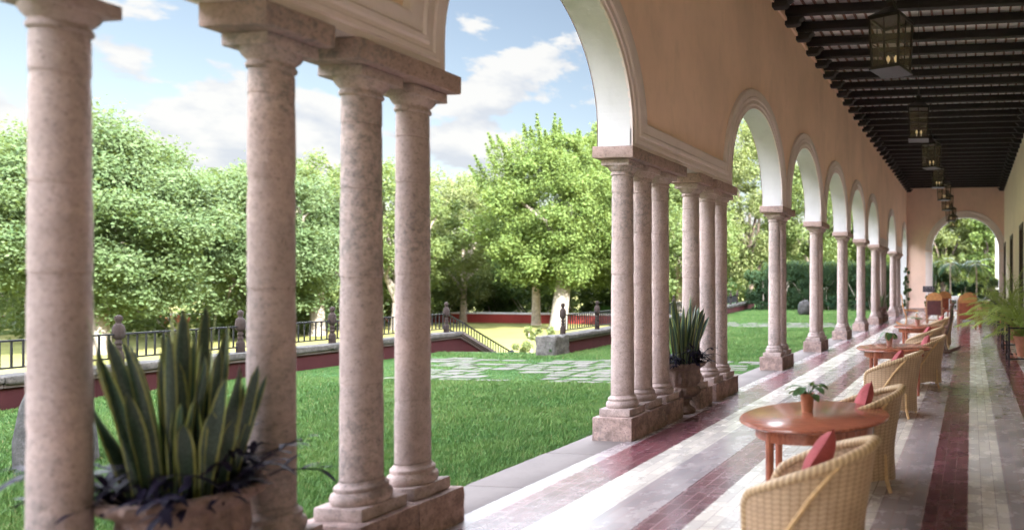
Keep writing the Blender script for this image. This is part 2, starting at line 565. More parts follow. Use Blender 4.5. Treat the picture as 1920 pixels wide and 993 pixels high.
class MB:
    def __init__(s):
        s.v = []
        s.f = []
        s.uv = []          # per-face list of uv or None

    def add(s, vs, fs, uvs=None):
        o = len(s.v)
        s.v.extend([tuple(v) for v in vs])
        for i, f in enumerate(fs):
            s.f.append(tuple(k + o for k in f))
            s.uv.append(uvs[i] if uvs else None)
        return s

    def box(s, x0, x1, y0, y1, z0, z1):
        vs = [(x, y, z) for z in (z0, z1) for y in (y0, y1) for x in (x0, x1)]
        return s.add(vs, [(0, 2, 3, 1), (4, 5, 7, 6), (0, 1, 5, 4), (2, 6, 7, 3), (0, 4, 6, 2), (1, 3, 7, 5)])

    def bar(s, a, b, w, h=None, up=(0, 0, 1)):
        a, b = Vector(a), Vector(b)
        h = h or w
        d = (b - a).normalized()
        u = Vector(up)
        if abs(d.dot(u)) > .98:
            u = Vector((1, 0, 0))
        r = d.cross(u).normalized() * w / 2
        q = r.cross(d).normalized() * h / 2
        vs = [p + i * r + j * q for p in (a, b) for i, j in ((-1, -1), (1, -1), (1, 1), (-1, 1))]
        return s.add(vs, [(3, 2, 1, 0), (4, 5, 6, 7), (0, 1, 5, 4), (1, 2, 6, 5), (2, 3, 7, 6), (3, 0, 4, 7)])

    def tube(s, pts, rad, n=8, cap=True, uvs=False, flat=1.0):
        pts = [Vector(p) for p in pts]
        rr = rad if isinstance(rad, (list, tuple)) else [rad] * len(pts)
        vs, fs, uu = [], [], []
        prev = None
        L = 0
        Ls = []
        for i, p in enumerate(pts):
            if i:
                L += (p - pts[i - 1]).length
            Ls.append(L)
            d = (pts[min(i + 1, len(pts) - 1)] - pts[max(i - 1, 0)]).normalized()
            if prev is None:
                prev = Vector((0, 0, 1)) if abs(d.z) < .9 else Vector((1, 0, 0))
            r = (prev - d * prev.dot(d)).normalized()
            prev = r
            q = d.cross(r)
            for k in range(n):
                a = 2 * PI * k / n
                vs.append(p + rr[i] * (math.cos(a) * r + math.sin(a) * q * flat))
        for i in range(len(pts) - 1):
            for k in range(n):
                k2 = (k + 1) % n
                fs.append((i * n + k, i * n + k2, (i + 1) * n + k2, (i + 1) * n + k))
                uu.append([(Ls[i], k / n), (Ls[i], (k + 1) / n), (Ls[i + 1], (k + 1) / n), (Ls[i + 1], k / n)])
        if cap:
            fs.append(tuple(range(n - 1, -1, -1)))
            fs.append(tuple((len(pts) - 1) * n + k for k in range(n)))
            uu += [[(0, 0)] * n] * 2
        return s.add(vs, fs, uu if uvs else None)

    def lathe(s, prof, n=24, c=(0, 0, 0), sx=1, sy=1, cap=True):
        vs, fs = [], []
        for r, z in prof:
            for k in range(n):
                a = 2 * PI * k / n
                vs.append((c[0] + r * math.cos(a) * sx, c[1] + r * math.sin(a) * sy, c[2] + z))
        for i in range(len(prof) - 1):
            for k in range(n):
                k2 = (k + 1) % n
                fs.append((i * n + k, i * n + k2, (i + 1) * n + k2, (i + 1) * n + k))
        if cap:
            fs.append(tuple(range(n - 1, -1, -1)))
            fs.append(tuple((len(prof) - 1) * n + k for k in range(n)))
        return s.add(vs, fs)

    def rot(s, ang, c=(0, 0), i0=0):
        ca, sa = math.cos(ang), math.sin(ang)
        for i in range(i0, len(s.v)):
            x, y, z = s.v[i]
            x -= c[0]
            y -= c[1]
            s.v[i] = (c[0] + x * ca - y * sa, c[1] + x * sa + y * ca, z)
        return s

    def build(s, name, mat, parent=None, smooth=False, loc=None, bevel=0, mats=None):
        me = bpy.data.meshes.new(name)
        me.from_pydata(s.v, [], s.f)
        if any(u is not None for u in s.uv):
            ul = me.uv_layers.new(name='UVMap')
            d = []
            for f, u in zip(s.f, s.uv):
                for k in range(len(f)):
                    d.extend(u[k] if u else (0, 0))
            ul.data.foreach_set('uv', d)
        if bevel:
            bm = bmesh.new()
            bm.from_mesh(me)
            bmesh.ops.remove_doubles(bm, verts=bm.verts, dist=1e-5)
            bmesh.ops.bevel(bm, geom=[e for e in bm.edges if len(e.link_faces) == 2 and e.calc_face_angle(0) > .5], offset=bevel, segments=2, affect='EDGES', profile=.6)
            bm.to_mesh(me)
            bm.free()
            smooth = True
        me.materials.append(mat)
        if smooth:
            me.shade_smooth()
            me.set_sharp_from_angle(angle=R(38))
        o = bpy.data.objects.new(name, me)
        COL.objects.link(o)
        if parent:
            o.parent = parent
        if loc:
            o.location = loc
        return o


def thing(name, label, cat, loc=(0, 0, 0), rz=0, group=None):
    o = bpy.data.objects.new(name, None)
    o.empty_display_size = .1
    COL.objects.link(o)
    o.location = loc
    o.rotation_euler = (0, 0, rz)
    return tag(o, label, cat, group)


def copy_tree(o, parent=None):
    c = o.copy()
    COL.objects.link(c)
    c.parent = parent
    for ch in list(o.children):
        copy_tree(ch, c)
    return c


def dup(o, loc, rz, label, group=None):
    c = copy_tree(o)
    c.location = loc
    c.rotation_euler = (0, 0, rz)
    c['label'] = label
    if group:
        c['group'] = group
    return c


def np_mesh(name, verts, nper, mat, parent=None, faces=None, colour=None):
    """verts (N*nper,3); each leaf one polygon with nper corners"""
    n = len(verts) // nper
    me = bpy.data.meshes.new(name)
    me.vertices.add(len(verts))
    me.vertices.foreach_set('co', verts.astype(np.float32).ravel())
    me.loops.add(n * nper)
    me.loops.foreach_set('vertex_index', np.arange(n * nper, dtype=np.int32))
    me.polygons.add(n)
    me.polygons.foreach_set('loop_start', np.arange(0, n * nper, nper, dtype=np.int32))
    me.polygons.foreach_set('loop_total', np.full(n, nper, dtype=np.int32))
    me.update(calc_edges=True)
    me.materials.append(mat)
    o = bpy.data.objects.new(name, me)
    COL.objects.link(o)
    if parent:
        o.parent = parent
    return o


def rough_stone(name, x0, x1, y0, y1, z0, z1, mat, parent=None, bev=.012, amp=.006, seed=0, cuts=5):
    bm = bmesh.new()
    bmesh.ops.create_cube(bm, size=1)
    L = (x1 - x0, y1 - y0, z1 - z0)
    for v in bm.verts:
        v.co = Vector(((x0 + x1) / 2 + v.co.x * L[0], (y0 + y1) / 2 + v.co.y * L[1], (z0 + z1) / 2 + v.co.z * L[2]))
    bmesh.ops.bevel(bm, geom=bm.edges[:], offset=bev, segments=2, affect='EDGES', profile=.6)
    bmesh.ops.subdivide_edges(bm, edges=[e for e in bm.edges if e.calc_length() > .12], cuts=cuts, use_grid_fill=True)
    from mathutils import noise
    for v in bm.verts:
        n = noise.noise_vector(v.co * 6 + Vector((seed * 3.1, 0, 0))) + .5 * noise.noise_vector(v.co * 17)
        v.co += n * amp
    me = bpy.data.meshes.new(name)
    bm.to_mesh(me)
    bm.free()
    me.materials.append(mat)
    me.shade_smooth()
    me.set_sharp_from_angle(angle=R(50))
    o = bpy.data.objects.new(name, me)
    COL.objects.link(o)
    if parent:
        o.parent = parent
    return o


# ------------------------------------------------------------------ ground
GZ = -1.4
LZ = -.12
m = MB()
m.add([(-3000, -3000, GZ), (3000, -3000, GZ), (3000, 3000, GZ), (-3000, 3000, GZ)], [(0, 1, 2, 3)])
tag(m.build('ground', M['park']), kind='structure')
WALL2 = [(-11.1, 16.9), (-11.35, 19.9), (-13.0, 29.0), (-14.75, 38.9), (-16.4, 48.7)]
# raised lawn terrace (a solid slab)
poly = [(-4.54, -14), (-4.54, 62), (-30, 62), (-30, 50), (-16.4, 48.7), (-14.75, 38.9), (-13.0, 29.0), (-11.35, 19.9), (-11.1, 16.9), (-14.7, 16.9), (-14.7, -14)]
m = MB()
n = len(poly)
m.add([(x, y, LZ) for x, y in poly] + [(x, y, GZ - .2) for x, y in poly], [tuple(range(n))[::1]] + [(i, (i + 1) % n, n + (i + 1) % n, n + i) for i in range(n)])
tag(m.build('lawn', M['lawn']), kind='structure')
# garden beyond the gallery end
m = MB()
m.add([(-4.54, 41.6, -.02), (30, 41.6, -.02), (30, 70, -.02), (-4.54, 70, -.02)], [(0, 1, 2, 3)])
tag(m.build('patio', M['kerb']), kind='structure')
# gallery floor
m = MB()
m.box(-3.99, 2.2, -14, 41.6, -.3, 0)
tag(m.build('floor', M['tiles']), kind='structure')
m = MB()
y = -14.0
while y < 41.5:
    L = 1.15
    m.box(-4.55 + rng.uniform(-.012, .012), -3.992, y + .003, y + L - .003, -.35, .001 + rng.uniform(-.001, .002))
    y += L
tag(m.build('kerb', M['kerb'], bevel=.006), kind='structure')
# dug soil strip beside the kerb
nx, ny = 6, 560
vs, fs = [], []
for j in range(ny + 1):
    yy = -2 + j * .075
    for i in range(nx + 1):
        xx = -4.83 + .28 * i / nx
        zz = LZ + .004 + .03 * rng.random() - (.02 if i == 0 else 0)
        vs.append((xx + rng.uniform(-.02, .02) * (i < nx), yy + rng.uniform(-.02, .02), zz))
for j in range(ny):
    for i in range(nx):
        a = j * (nx + 1) + i
        fs.append((a, a + 1, a + nx + 2, a + nx + 1))
m = MB()
m.add(vs, fs)
tag(m.build('soil_bed', M['soil'], smooth=True), kind='structure')


# garden paths of irregular slabs
def slabs(x0, x1, y0, y1, seed):
    r = random.Random(seed)
    out = []
    y = y0
    while y < y1 - .15:
        dy = r.uniform(.28, .46)
        x = x0 + r.uniform(0, .3)
        while x < x1 - .2:
            L = r.uniform(.3, .75)
            g = r.uniform(.06, .18)
            if r.random() > .27 and not (seed == 3 and x < -12.6 and y < 14.6):
                out.append((x, min(x + L, x1), y + r.uniform(0, .03), y + dy - r.uniform(.05, .11)))
            x += L + g
        y += dy
    return out


SLABS = slabs(-14.2, -4.85, 12.1, 15.9, 3)
SLABS2 = slabs(-14.0, -4.85, 27.6, 31.0, 5)
m = MB()
for k, (a, b, c, d) in enumerate(SLABS + SLABS2):
    j = lambda: rng.uniform(-.03, .03)
    z = LZ + .004 + rng.uniform(0, .012)
    top = [(a + j(), c + j()), (b + j(), c + j()), (b + j(), d + j()), (a + j(), d + j())]
    m.add([(x, y, LZ - .05) for x, y in top] + [(x, y, z + rng.uniform(-.004, .004)) for x, y in top], [(4, 5, 6, 7), (0, 1, 5, 4), (1, 2, 6, 5), (2, 3, 7, 6), (3, 0, 4, 7)])
tag(m.build('path', M['path']), kind='structure')

# steps down from the terrace
m = MB()
for k in range(7):
    m.box(-14.55, -11.3, 16.9 + .36 * k, 16.9 + .36 * (k + 1) + .02, GZ - .05, LZ - .02 - .18 * k)
tag(m.build('steps', M['path'], bevel=.01), 'worn stone steps dropping from the terrace lawn between the two red walls', 'steps')

# ------------------------------------------------------------------ arcade wall
XI, XO = -3.95, -4.33
ZS = 3.415       # soffit / spring
ZT = 7.78
IN = .11
# groups of supports along Y : ('T', y0, y1) trabeated, ('P', y0, y1) pair ; arches between
SUP = [('T', -8.9, -5.3), ('P', -2.55, -1.6), ('T', 1.26, 4.68), ('T', 7.25, 10.74), ('P', 13.46, 14.40), ('P', 17.08, 18.0), ('P', 20.74, 21.66), ('P', 24.4, 25.32), ('T', 28.02, 31.62), ('T', 34.6, 38.2)]
ARCH = []
for a, b in zip(SUP[:-1], SUP[1:]):
    ARCH.append((a[2] - IN, b[1] + IN))
ARCH.append((38.2 - IN, 40.72))
wall_t = thing('arcade_wall', 'long peach plastered arcade wall with white round arches carried on stone columns', 'wall', (0, 0, 0))


def arch_pts(y0, y1, n=36):
    r = (y1 - y0) / 2
    c = (y0 + y1) / 2
    stilt = max(.1, 5.03 - ZS - r)
    z0 = ZS + stilt
    pts = [(y0, ZS)]
    for i in range(n + 1):
        a = PI - PI * i / n
        pts.append((c + r * math.cos(a), z0 + r * math.sin(a)))
    pts.append((y1, ZS))
    return pts


front = MB()
for X, nm in ((XI, 'i'), (XO, 'o')):
    y = -14
    for (y0, y1) in ARCH:
        q = [(X, y, ZS), (X, y0, ZS), (X, y0, ZT), (X, y, ZT)]
        front.add(q, [(0, 1, 2, 3) if nm == 'i' else (3, 2, 1, 0)])
        p = arch_pts(y0, y1)
        for (a, b) in zip(p[:-1], p[1:]):
            if abs(a[0] - b[0]) < 1e-6:
                continue
            q = [(X, a[0], a[1]), (X, b[0], b[1]), (X, b[0], ZT), (X, a[0], ZT)]
            front.add(q, [(0, 1, 2, 3) if nm == 'i' else (3, 2, 1, 0)])
        y = y1
    front.add([(X, y, -.1), (X, 41.3, -.1), (X, 41.3, ZT), (X, y, ZT)], [(0, 1, 2, 3) if nm == 'i' else (3, 2, 1, 0)])
front.add([(XI, -14, ZT), (XI, 41.3, ZT), (XO, 41.3, ZT), (XO, -14, ZT)], [(0, 1, 2, 3)])
front.build('plaster_wall', M['peach'], wall_t)
y = -14
for k, (y0, y1) in enumerate(ARCH):
    s = MB()
    p = arch_pts(y0, y1, 48)
    for (a, b) in zip(p[:-1], p[1:]):
        s.add([(XO - .02, a[0], a[1]), (XI + .015, a[0], a[1]), (XI + .015, b[0], b[1]), (XO - .02, b[0], b[1])], [(0, 1, 2, 3)])
    s.build('arch_soffit', M['white'], wall_t, smooth=True)
    s = MB()
    s.add([(XO - .02, y, ZS), (XI + .015, y, ZS), (XI + .015, y0, ZS), (XO - .02, y0, ZS)], [(3, 2, 1, 0)])
    s.build('lintel_soffit', M['trim'], wall_t)
    y = y1
s = MB()
s.add([(XO - .02, y, -.1), (XI + .015, y, -.1), (XI + .015, y, ZS), (XO - .02, y, ZS)], [(0, 1, 2, 3)])
s.build('jamb', M['white'], wall_t)

PROF = [(0, 0.0), (0, .030), (.055, .030), (.065, .045), (.105, .045), (.115, .032), (.15, .032), (.165, .05), (.20, .055), (.215, .04), (.31, .052), (.335, .045), (.35, .0)]


def sweep_yz(path, prof, x0, sgn=1):
    """path in YZ; band grows to the left normal of the path * sgn, protruding to +X from x0"""
    P = [Vector(p) for p in path]
    m = MB()
    vs = []
    for i, p in enumerate(P):
        d1 = (P[i] - P[i - 1]).normalized() if i else None
        d2 = (P[i + 1] - P[i]).normalized() if i < len(P) - 1 else None
        d1 = d1 or d2
        d2 = d2 or d1
        n1 = Vector((-d1.y, d1.x)) * sgn
        n2 = Vector((-d2.y, d2.x)) * sgn
        nn = (n1 + n2)
        nn = nn / max(.35, nn.dot(n1))
        for (o, pr) in prof:
            q = p + nn * o
            vs.append((x0 + pr, q.x, q.y))
    k = len(prof)
    fs = []
    for i in range(len(P) - 1):
        for j in range(k - 1):
            fs.append((i * k + j, i * k + j + 1, (i + 1) * k + j + 1, (i + 1) * k + j))
    m.add(vs, fs)
    return m


# each continuous run: arches joined by trabeated spans share one path
runs = []
cur = []
for i, (y0, y1) in enumerate(ARCH):
    p = arch_pts(y0, y1, 40)
    z = ZS + .002
    p = [(a, max(b, z)) for a, b in p]
    cur += p
    nxt = SUP[i + 1][0] if i + 1 < len(SUP) else 'P'
    if nxt == 'P':
        runs.append(cur)
        cur = []
for r_ in runs:
    sweep_yz(r_, PROF, XI, 1).build('archivolt_moulding', M['trim'], wall_t, smooth=True)
    sweep_yz(r_, [(0, .03), (.2, .03), (.21, 0)], XO - .06, 1).build('outer_moulding', M['trim'], wall_t, smooth=True)
# small cornice under the ceiling
m = MB()
m.box(XI + .002, XI + .05, -14, 41.0, 7.40, 7.46)
m.build('cornice', M['peach'], wall_t)

# ------------------------------------------------------------------ columns
XC = -4.13


def column_proto(seed):
    r = random.Random(seed)
    t = thing('stone_column', 'x', 'column', (0, 0, 0))
    # base : square block, torus, fillet
    b = rough_stone('base_block', -.19, .19, -.19, .19, .272, .36, M['stone'], None, .012, .006, seed, 3)
    bt = MB()
    bt.lathe([(.17, .355), (.182, .375), (.185, .40), (.178, .425), (.162, .437), (.158, .445), (.162, .458), (.160, .472), (.148, .482), (.136, .492), (.131, .51)], 32, cap=False)
    base = bt.build('base', M['stone'], t, smooth=True)
    b.parent = base
    # shaft in drums with fine joints
    js = sorted([.51, 1.05 + r.uniform(-.1, .15), 1.75 + r.uniform(-.1, .2), 2.5 + r.uniform(-.15, .15), 2.95 + r.uniform(-.06, .04), 3.10])
    prof = []
    for a, c in zip(js[:-1], js[1:]):
        off = r.uniform(-.0015, .0015)
        n = 5
        for i in range(n + 1):
            z = a + .004 + (c - a - .008) * i / n
            rr = .130 - .010 * (z / 3.1) ** 1.3 + off
            if i in (0, n):
                prof.append((rr - .005, z - (.003 if i == 0 else -.003)))
            prof.append((rr, z if 0 < i < n else z + (.002 if i == 0 else -.002)))
    sh = MB()
    sh.lathe(prof, 36)
    from mathutils import noise
    sh.v = [tuple(Vector(v) + Vector((v[0], v[1], 0)).normalized() * .0022 * noise.noise(Vector(v) * 5 + Vector((seed, 0, 0)))) for v in sh.v]
    sh.build('shaft', M['stone'], t, smooth=True)
    cp = MB()
    cp.lathe([(.120, 3.095), (.130, 3.10), (.134, 3.112), (.130, 3.124), (.122, 3.128), (.123, 3.142), (.135, 3.152), (.150, 3.168), (.162, 3.187), (.166, 3.205)], 32, cap=False)
    cap = cp.build('capital', M['stone'], t, smooth=True)
    ab = rough_stone('abacus', -.175, .175, -.175, .175, 3.203, 3.275, M['stone'], cap, .008, .004, seed + 5, 2)
    return t


protos = [column_proto(k) for k in range(4)]
used = [False] * 4
ordn = ['first', 'second', 'third', 'fourth', 'fifth', 'sixth', 'seventh', 'eighth']
GC = 'stone columns carrying the arcade'
cols = [(1.58, 'x0'), (2.05, 'x1'), (2.68, 'leftmost big blurred stone column standing left of the nearest snake plant urn'),
        (3.50, 'single big column just right of the nearest snake plant urn, under its own square impost'),
        (4.09, 'left column of the near pair at the left side of the widest open arch'),
        (4.51, 'right column of the near pair, standing directly at the left side of the widest open arch'),
        (7.52, 'pitted stone column at the right side of the widest open arch, front of the six-column cluster'),
        (7.98, 'slim half-hidden column second in the six-column cluster right of the widest arch'),
        (8.46, 'pale column third in the six-column cluster, just left of the second snake plant urn'),
        (9.47, 'stone column rising directly behind the second snake plant urn'),
        (10.09, 'stone column just right of the second snake plant urn, fifth of the six-column cluster'),
        (10.60, 'last stone column of the six-column cluster, at the left foot of the second arch')]
for k, y0 in enumerate((13.46, 17.08, 20.74, 24.4)):
    o_ = ['first', 'second', 'third', 'fourth'][k]
    cols.append((y0 + .24, f'front column of the {o_} coupled pair standing between round arches beyond the second urn'))
    cols.append((y0 + .70, f'rear half-hidden column of the {o_} coupled pair between round arches beyond the second urn'))
for gi, (g0, nm) in enumerate(((28.02, 'far six-column cluster behind the left rocking chair'), (34.6, 'farthest column cluster next to the end wall'))):
    for k, dy in enumerate((.25, .71, 1.2, 2.2, 2.82, 3.34)):
        cols.append((g0 + dy, f'{ordn[k]} column from the front in the {nm}'))
for i, (y, lab) in enumerate(cols):
    if lab == 'x0':
        lab = 'stone column out of sight beyond the left picture edge'
    if lab == 'x1':
        lab = 'second stone column out of sight beyond the left edge of the photo'
    k = i % 4
    if not used[k]:
        used[k] = True
        o = protos[k]
    else:
        o = copy_tree(protos[k])
    o.location = (XC - (.17 if i == 2 else 0), y, 0)
    o.scale = (1, 1, 1)
    if 2 <= i <= 5:
        o.scale = ((.80, .80, .978), (.87, .87, 1), (.93, .93, 1), (.87, .87, 1))[i - 2]
    o.rotation_euler = (0, 0, (PI / 2) * rng.randrange(4))
    o['label'] = lab
    o['group'] = GC

GP = 'stone plinth blocks under the columns'
GI = 'stone imposts on top of the columns'
pl = []
for g0, tagn in ((1.26, 'nearest cluster at the left edge'), (7.27, 'six-column cluster right of the widest arch'), (28.02, 'far six-column cluster'), (34.6, 'farthest cluster by the end wall')):
    if g0 == 1.26:
        pl += [(1.3, 2.28, 'unseen two-column plinth of the nearest cluster'), (2.3, 2.78, 'plinth under the leftmost blurred column'), (3.25, 3.74, 'plinth under the single column right of the nearest urn'), (3.84, 4.74, 'long two-stone plinth under the pair left of the widest arch')]
    else:
        pl += [(g0 + .01, g0 + .92, f'long two-stone plinth at the front of the {tagn}'), (g0 + .96, g0 + 1.42, f'square plinth under the third column of the {tagn}'),
               (g0 + 1.97, g0 + 2.44, f'square plinth under the fourth column of the {tagn}'), (g0 + 2.60, g0 + 3.59, f'long plinth at the rear of the {tagn}')]
for k, y0 in enumerate((13.46, 17.08, 20.74, 24.4)):
    pl.append((y0, y0 + .93, f'long plinth under the {ordn[k]} coupled pair beyond the second urn'))
for k, (a, b, lab) in enumerate(pl):
    t = thing('stone_plinth', lab, 'plinth', (0, 0, 0), 0, GP)
    dx = rng.uniform(-.008, .008)
    if b - a > .7:
        c = a + (b - a) * rng.uniform(.45, .55)
        rough_stone('plinth_stone', -4.38, -3.895 + dx, a, c - .003, -.13, .272, M['plinth'], t, .016, .007, k)
        rough_stone('plinth_stone', -4.37, -3.90 + dx, c + .003, b, -.13, .268, M['plinth'], t, .016, .007, k + 40)
    else:
        rough_stone('plinth_stone', -4.38, -3.895 + dx, a, b, -.13, .270, M['plinth'], t, .016, .007, k)
im = []
for g0, tagn in ((1.26, 'nearest cluster at the left edge'), (7.27, 'six-column cluster right of the widest arch'), (28.02, 'far six-column cluster'), (34.6, 'farthest cluster by the end wall')):
    im += [(g0, g0 + 1.48, f'long impost over the first three columns of the {tagn}'),
           (g0 + 1.96, g0 + 2.40, f'short impost over the fourth column of the {tagn}'),
           (g0 + 2.56, g0 + (3.42 if g0 < 2 else 3.47), f'impost slab over the last two columns of the {tagn}')]
for k, y0 in enumerate((13.46, 17.08, 20.74, 24.4)):
    im.append((y0 - .03, y0 + .96, f'impost slab over the {ordn[k]} coupled pair beyond the second urn'))
for k, (a, b, lab) in enumerate(im):
    o = rough_stone('stone_impost', -4.31 if k < 3 else -4.37, -3.87, a + (.03 if k == 1 else 0), b, 3.277 if k else 3.206, 3.413, M['plinth'], None, .014, .006, k + 11)
    tag(o, lab, 'impost', GI)

# ------------------------------------------------------------------ house wall with doors, end wall
XR = 1.98
hw = thing('house_wall', 'tall cream plastered house wall with dark doors along the right side of the gallery', 'wall')
doors = [(26.0, 27.6), (32.4, 34.1), (38.8, 40.5), (45.0, 46.6), (12.5, 14.2), (19, 20.7), (5.5, 7.2)]
doors.sort()
m = MB()
y = -14
for a, b in doors:
    m.box(XR, XR + .4, y, a, -.2, ZT)
    m.box(XR, XR + .4, a, b, 4.02, ZT)
    y = b
m.box(XR, XR + .4, y, 56, -.2, ZT)
m.build('plaster_wall', M['cream'], hw)
for a, b in doors:
    d = MB()
    d.box(XR + .2, XR + .26, a, b, 0, 4.02)
    dd = d.build('door', M['doorwood'], hw)
    f = MB()
    f.box(XR - .04, XR + .19, a - .10, a + .05, 0, 4.12)
    f.box(XR - .04, XR + .19, b - .05, b + .10, 0, 4.12)
    f.box(XR - .035, XR + .19, a + .05, b - .05, 3.93, 4.11)
    f.build('door_frame', M['doorwood'], dd)
    for z0, z1 in ((.2, 1.1), (1.25, 2.4), (2.55, 3.8)):
        for k in range(2):
            w = (b - a) / 2
            g = MB()
            g.box(XR + .18, XR + .205, a + k * w + .12, a + k * w + w - .12, z0, z1)
            g.build('door_panel', M['doorwood'], dd, bevel=.008)
sk = MB()
y = -14
for a, b in doors:
    sk.box(XR - .02, XR, y, a - .1, 0, .16)
    y = b + .1
sk.box(XR - .02, XR, y, 41, 0, .16)
sk.build('skirting', M['plinth'], hw)

YE = 41.0
ew = thing('end_wall', 'pink plastered end wall with one wide moulded arch opening onto the garden', 'wall')
cx, ri = -.36, 2.03
zc = 3.72
m = MB()
for Y, flip in ((YE, 0), (YE + .55, 1)):
    x0, x1 = cx - ri, cx + ri
    xs = XI - .3

    def q(pts):
        m.add(pts, [(0, 1, 2, 3) if not flip else (3, 2, 1, 0)])
    q([(xs, Y, -.1), (x0, Y, -.1), (x0, Y, ZT), (xs, Y, ZT)])
    q([(x1, Y, -.1), (XR + .002, Y, -.1), (XR + .002, Y, ZT), (x1, Y, ZT)])
    N = 48
    for i in range(N):
        a0 = PI - PI * i / N
        a1 = PI - PI * (i + 1) / N
        p0 = (cx + ri * math.cos(a0), zc + ri * math.sin(a0))
        p1 = (cx + ri * math.cos(a1), zc + ri * math.sin(a1))
        q([(p0[0], Y, p0[1]), (p1[0], Y, p1[1]), (p1[0], Y, ZT), (p0[0], Y, ZT)])
m.build('plaster_wall', M['peach_end'], ew)
path = [(cx - ri, .0), (cx - ri, zc)] + [(cx + ri * math.cos(PI - PI * i / 48), zc + ri * math.sin(PI - PI * i / 48)) for i in range(1, 48)] + [(cx + ri, zc), (cx + ri, 0)]
s = MB()
for a, b in zip(path[:-1], path[1:]):
    s.add([(a[0], YE - .02, a[1]), (a[0], YE + .57, a[1]), (b[0], YE + .57, b[1]), (b[0], YE - .02, b[1])], [(3, 2, 1, 0)])
s.build('arch_soffit', M['white'], ew, smooth=True)
pr = [(0, .02), (.07, .02), (.08, .05), (.20, .055), (.215, .03), (.25, .03), (.265, .06), (.40, .075), (.42, 0)]
sw = sweep_yz(path[1:-1], pr, 0, 1)
sw.v = [(v[1], YE - v[0], v[2]) for v in sw.v]
sw.build('archivolt_moulding', M['trim'], ew, smooth=True)
for s_, x in ((-1, cx - ri), (1, cx + ri)):
    p = MB()
    xa, xb = sorted((x + s_ * .0, x + s_ * .40))
    p.box(xa, xb, YE - .05, YE + .002, 0, 3.50)
    p.box(xa - .03, min(xb + .03, XR), YE - .09, YE + .001, 3.50, 3.66)
    p.build('pilaster', M['trim'], ew, bevel=.008)
sk = MB()
sk.box(XI, cx - ri - .4, YE - .02, YE, 0, .2)
sk.build('skirting', M['plinth'], ew)

# ------------------------------------------------------------------ ceiling
cl = thing('timber_ceiling', 'flat ceiling of near-black beams with small crossing joists and pale boards', 'ceiling')
m = MB()
m.box(XI - .4, XR + .4, -14, 42.0, ZT + .002, ZT + .22)
m.build('ceiling_boards', M['ceil'], cl)
m = MB()
m.box(XI - .55, XR + .55, -14.2, 42.2, ZT + .22, ZT + .9)
m.build('roof_parapet', M['peach'], cl)
for k in range(24):
    x = XI + .14 + k * (XR - XI - .2) / 23.5
    m = MB()
    m.box(x, x + .045, -13.9, 40.99, ZT - .05, ZT)
    m.build('joist', M['joist'], cl)
bm_ = MB()
bm_.box(XI - .1, XR + .1, -.085, .085, ZT - .24, ZT - .052)
beam0 = bm_.build('beam', M['beam'], cl, bevel=.012)
cb0 = []
for sgn, x in ((1, XI), (-1, XR)):
    c = MB()
    prof = [(0, ZT - .47), (.20, ZT - .47), (.27, ZT - .455), (.31, ZT - .42), (.32, ZT - .37), (.36, ZT - .345), (.42, ZT - .303), (0, ZT - .303)]
    n = len(prof)
    vs = [(x + sgn * a, yy, z) for yy in (-.095, .095) for a, z in prof]
    c.add(vs, [tuple(range(n))[::-1], tuple(range(n, 2 * n))] + [(i, (i + 1) % n, n + (i + 1) % n, n + i) for i in range(n)])
    o = c.build('corbel', M['beam'], beam0, bevel=.01)
beams = [beam0]
beam0.location.y = -12.9
yy = -12.9 + .925
while yy < 40.9:
    b = copy_tree(beam0, cl)
    b.location.y = yy + rng.uniform(-.02, .02)
    yy += .925

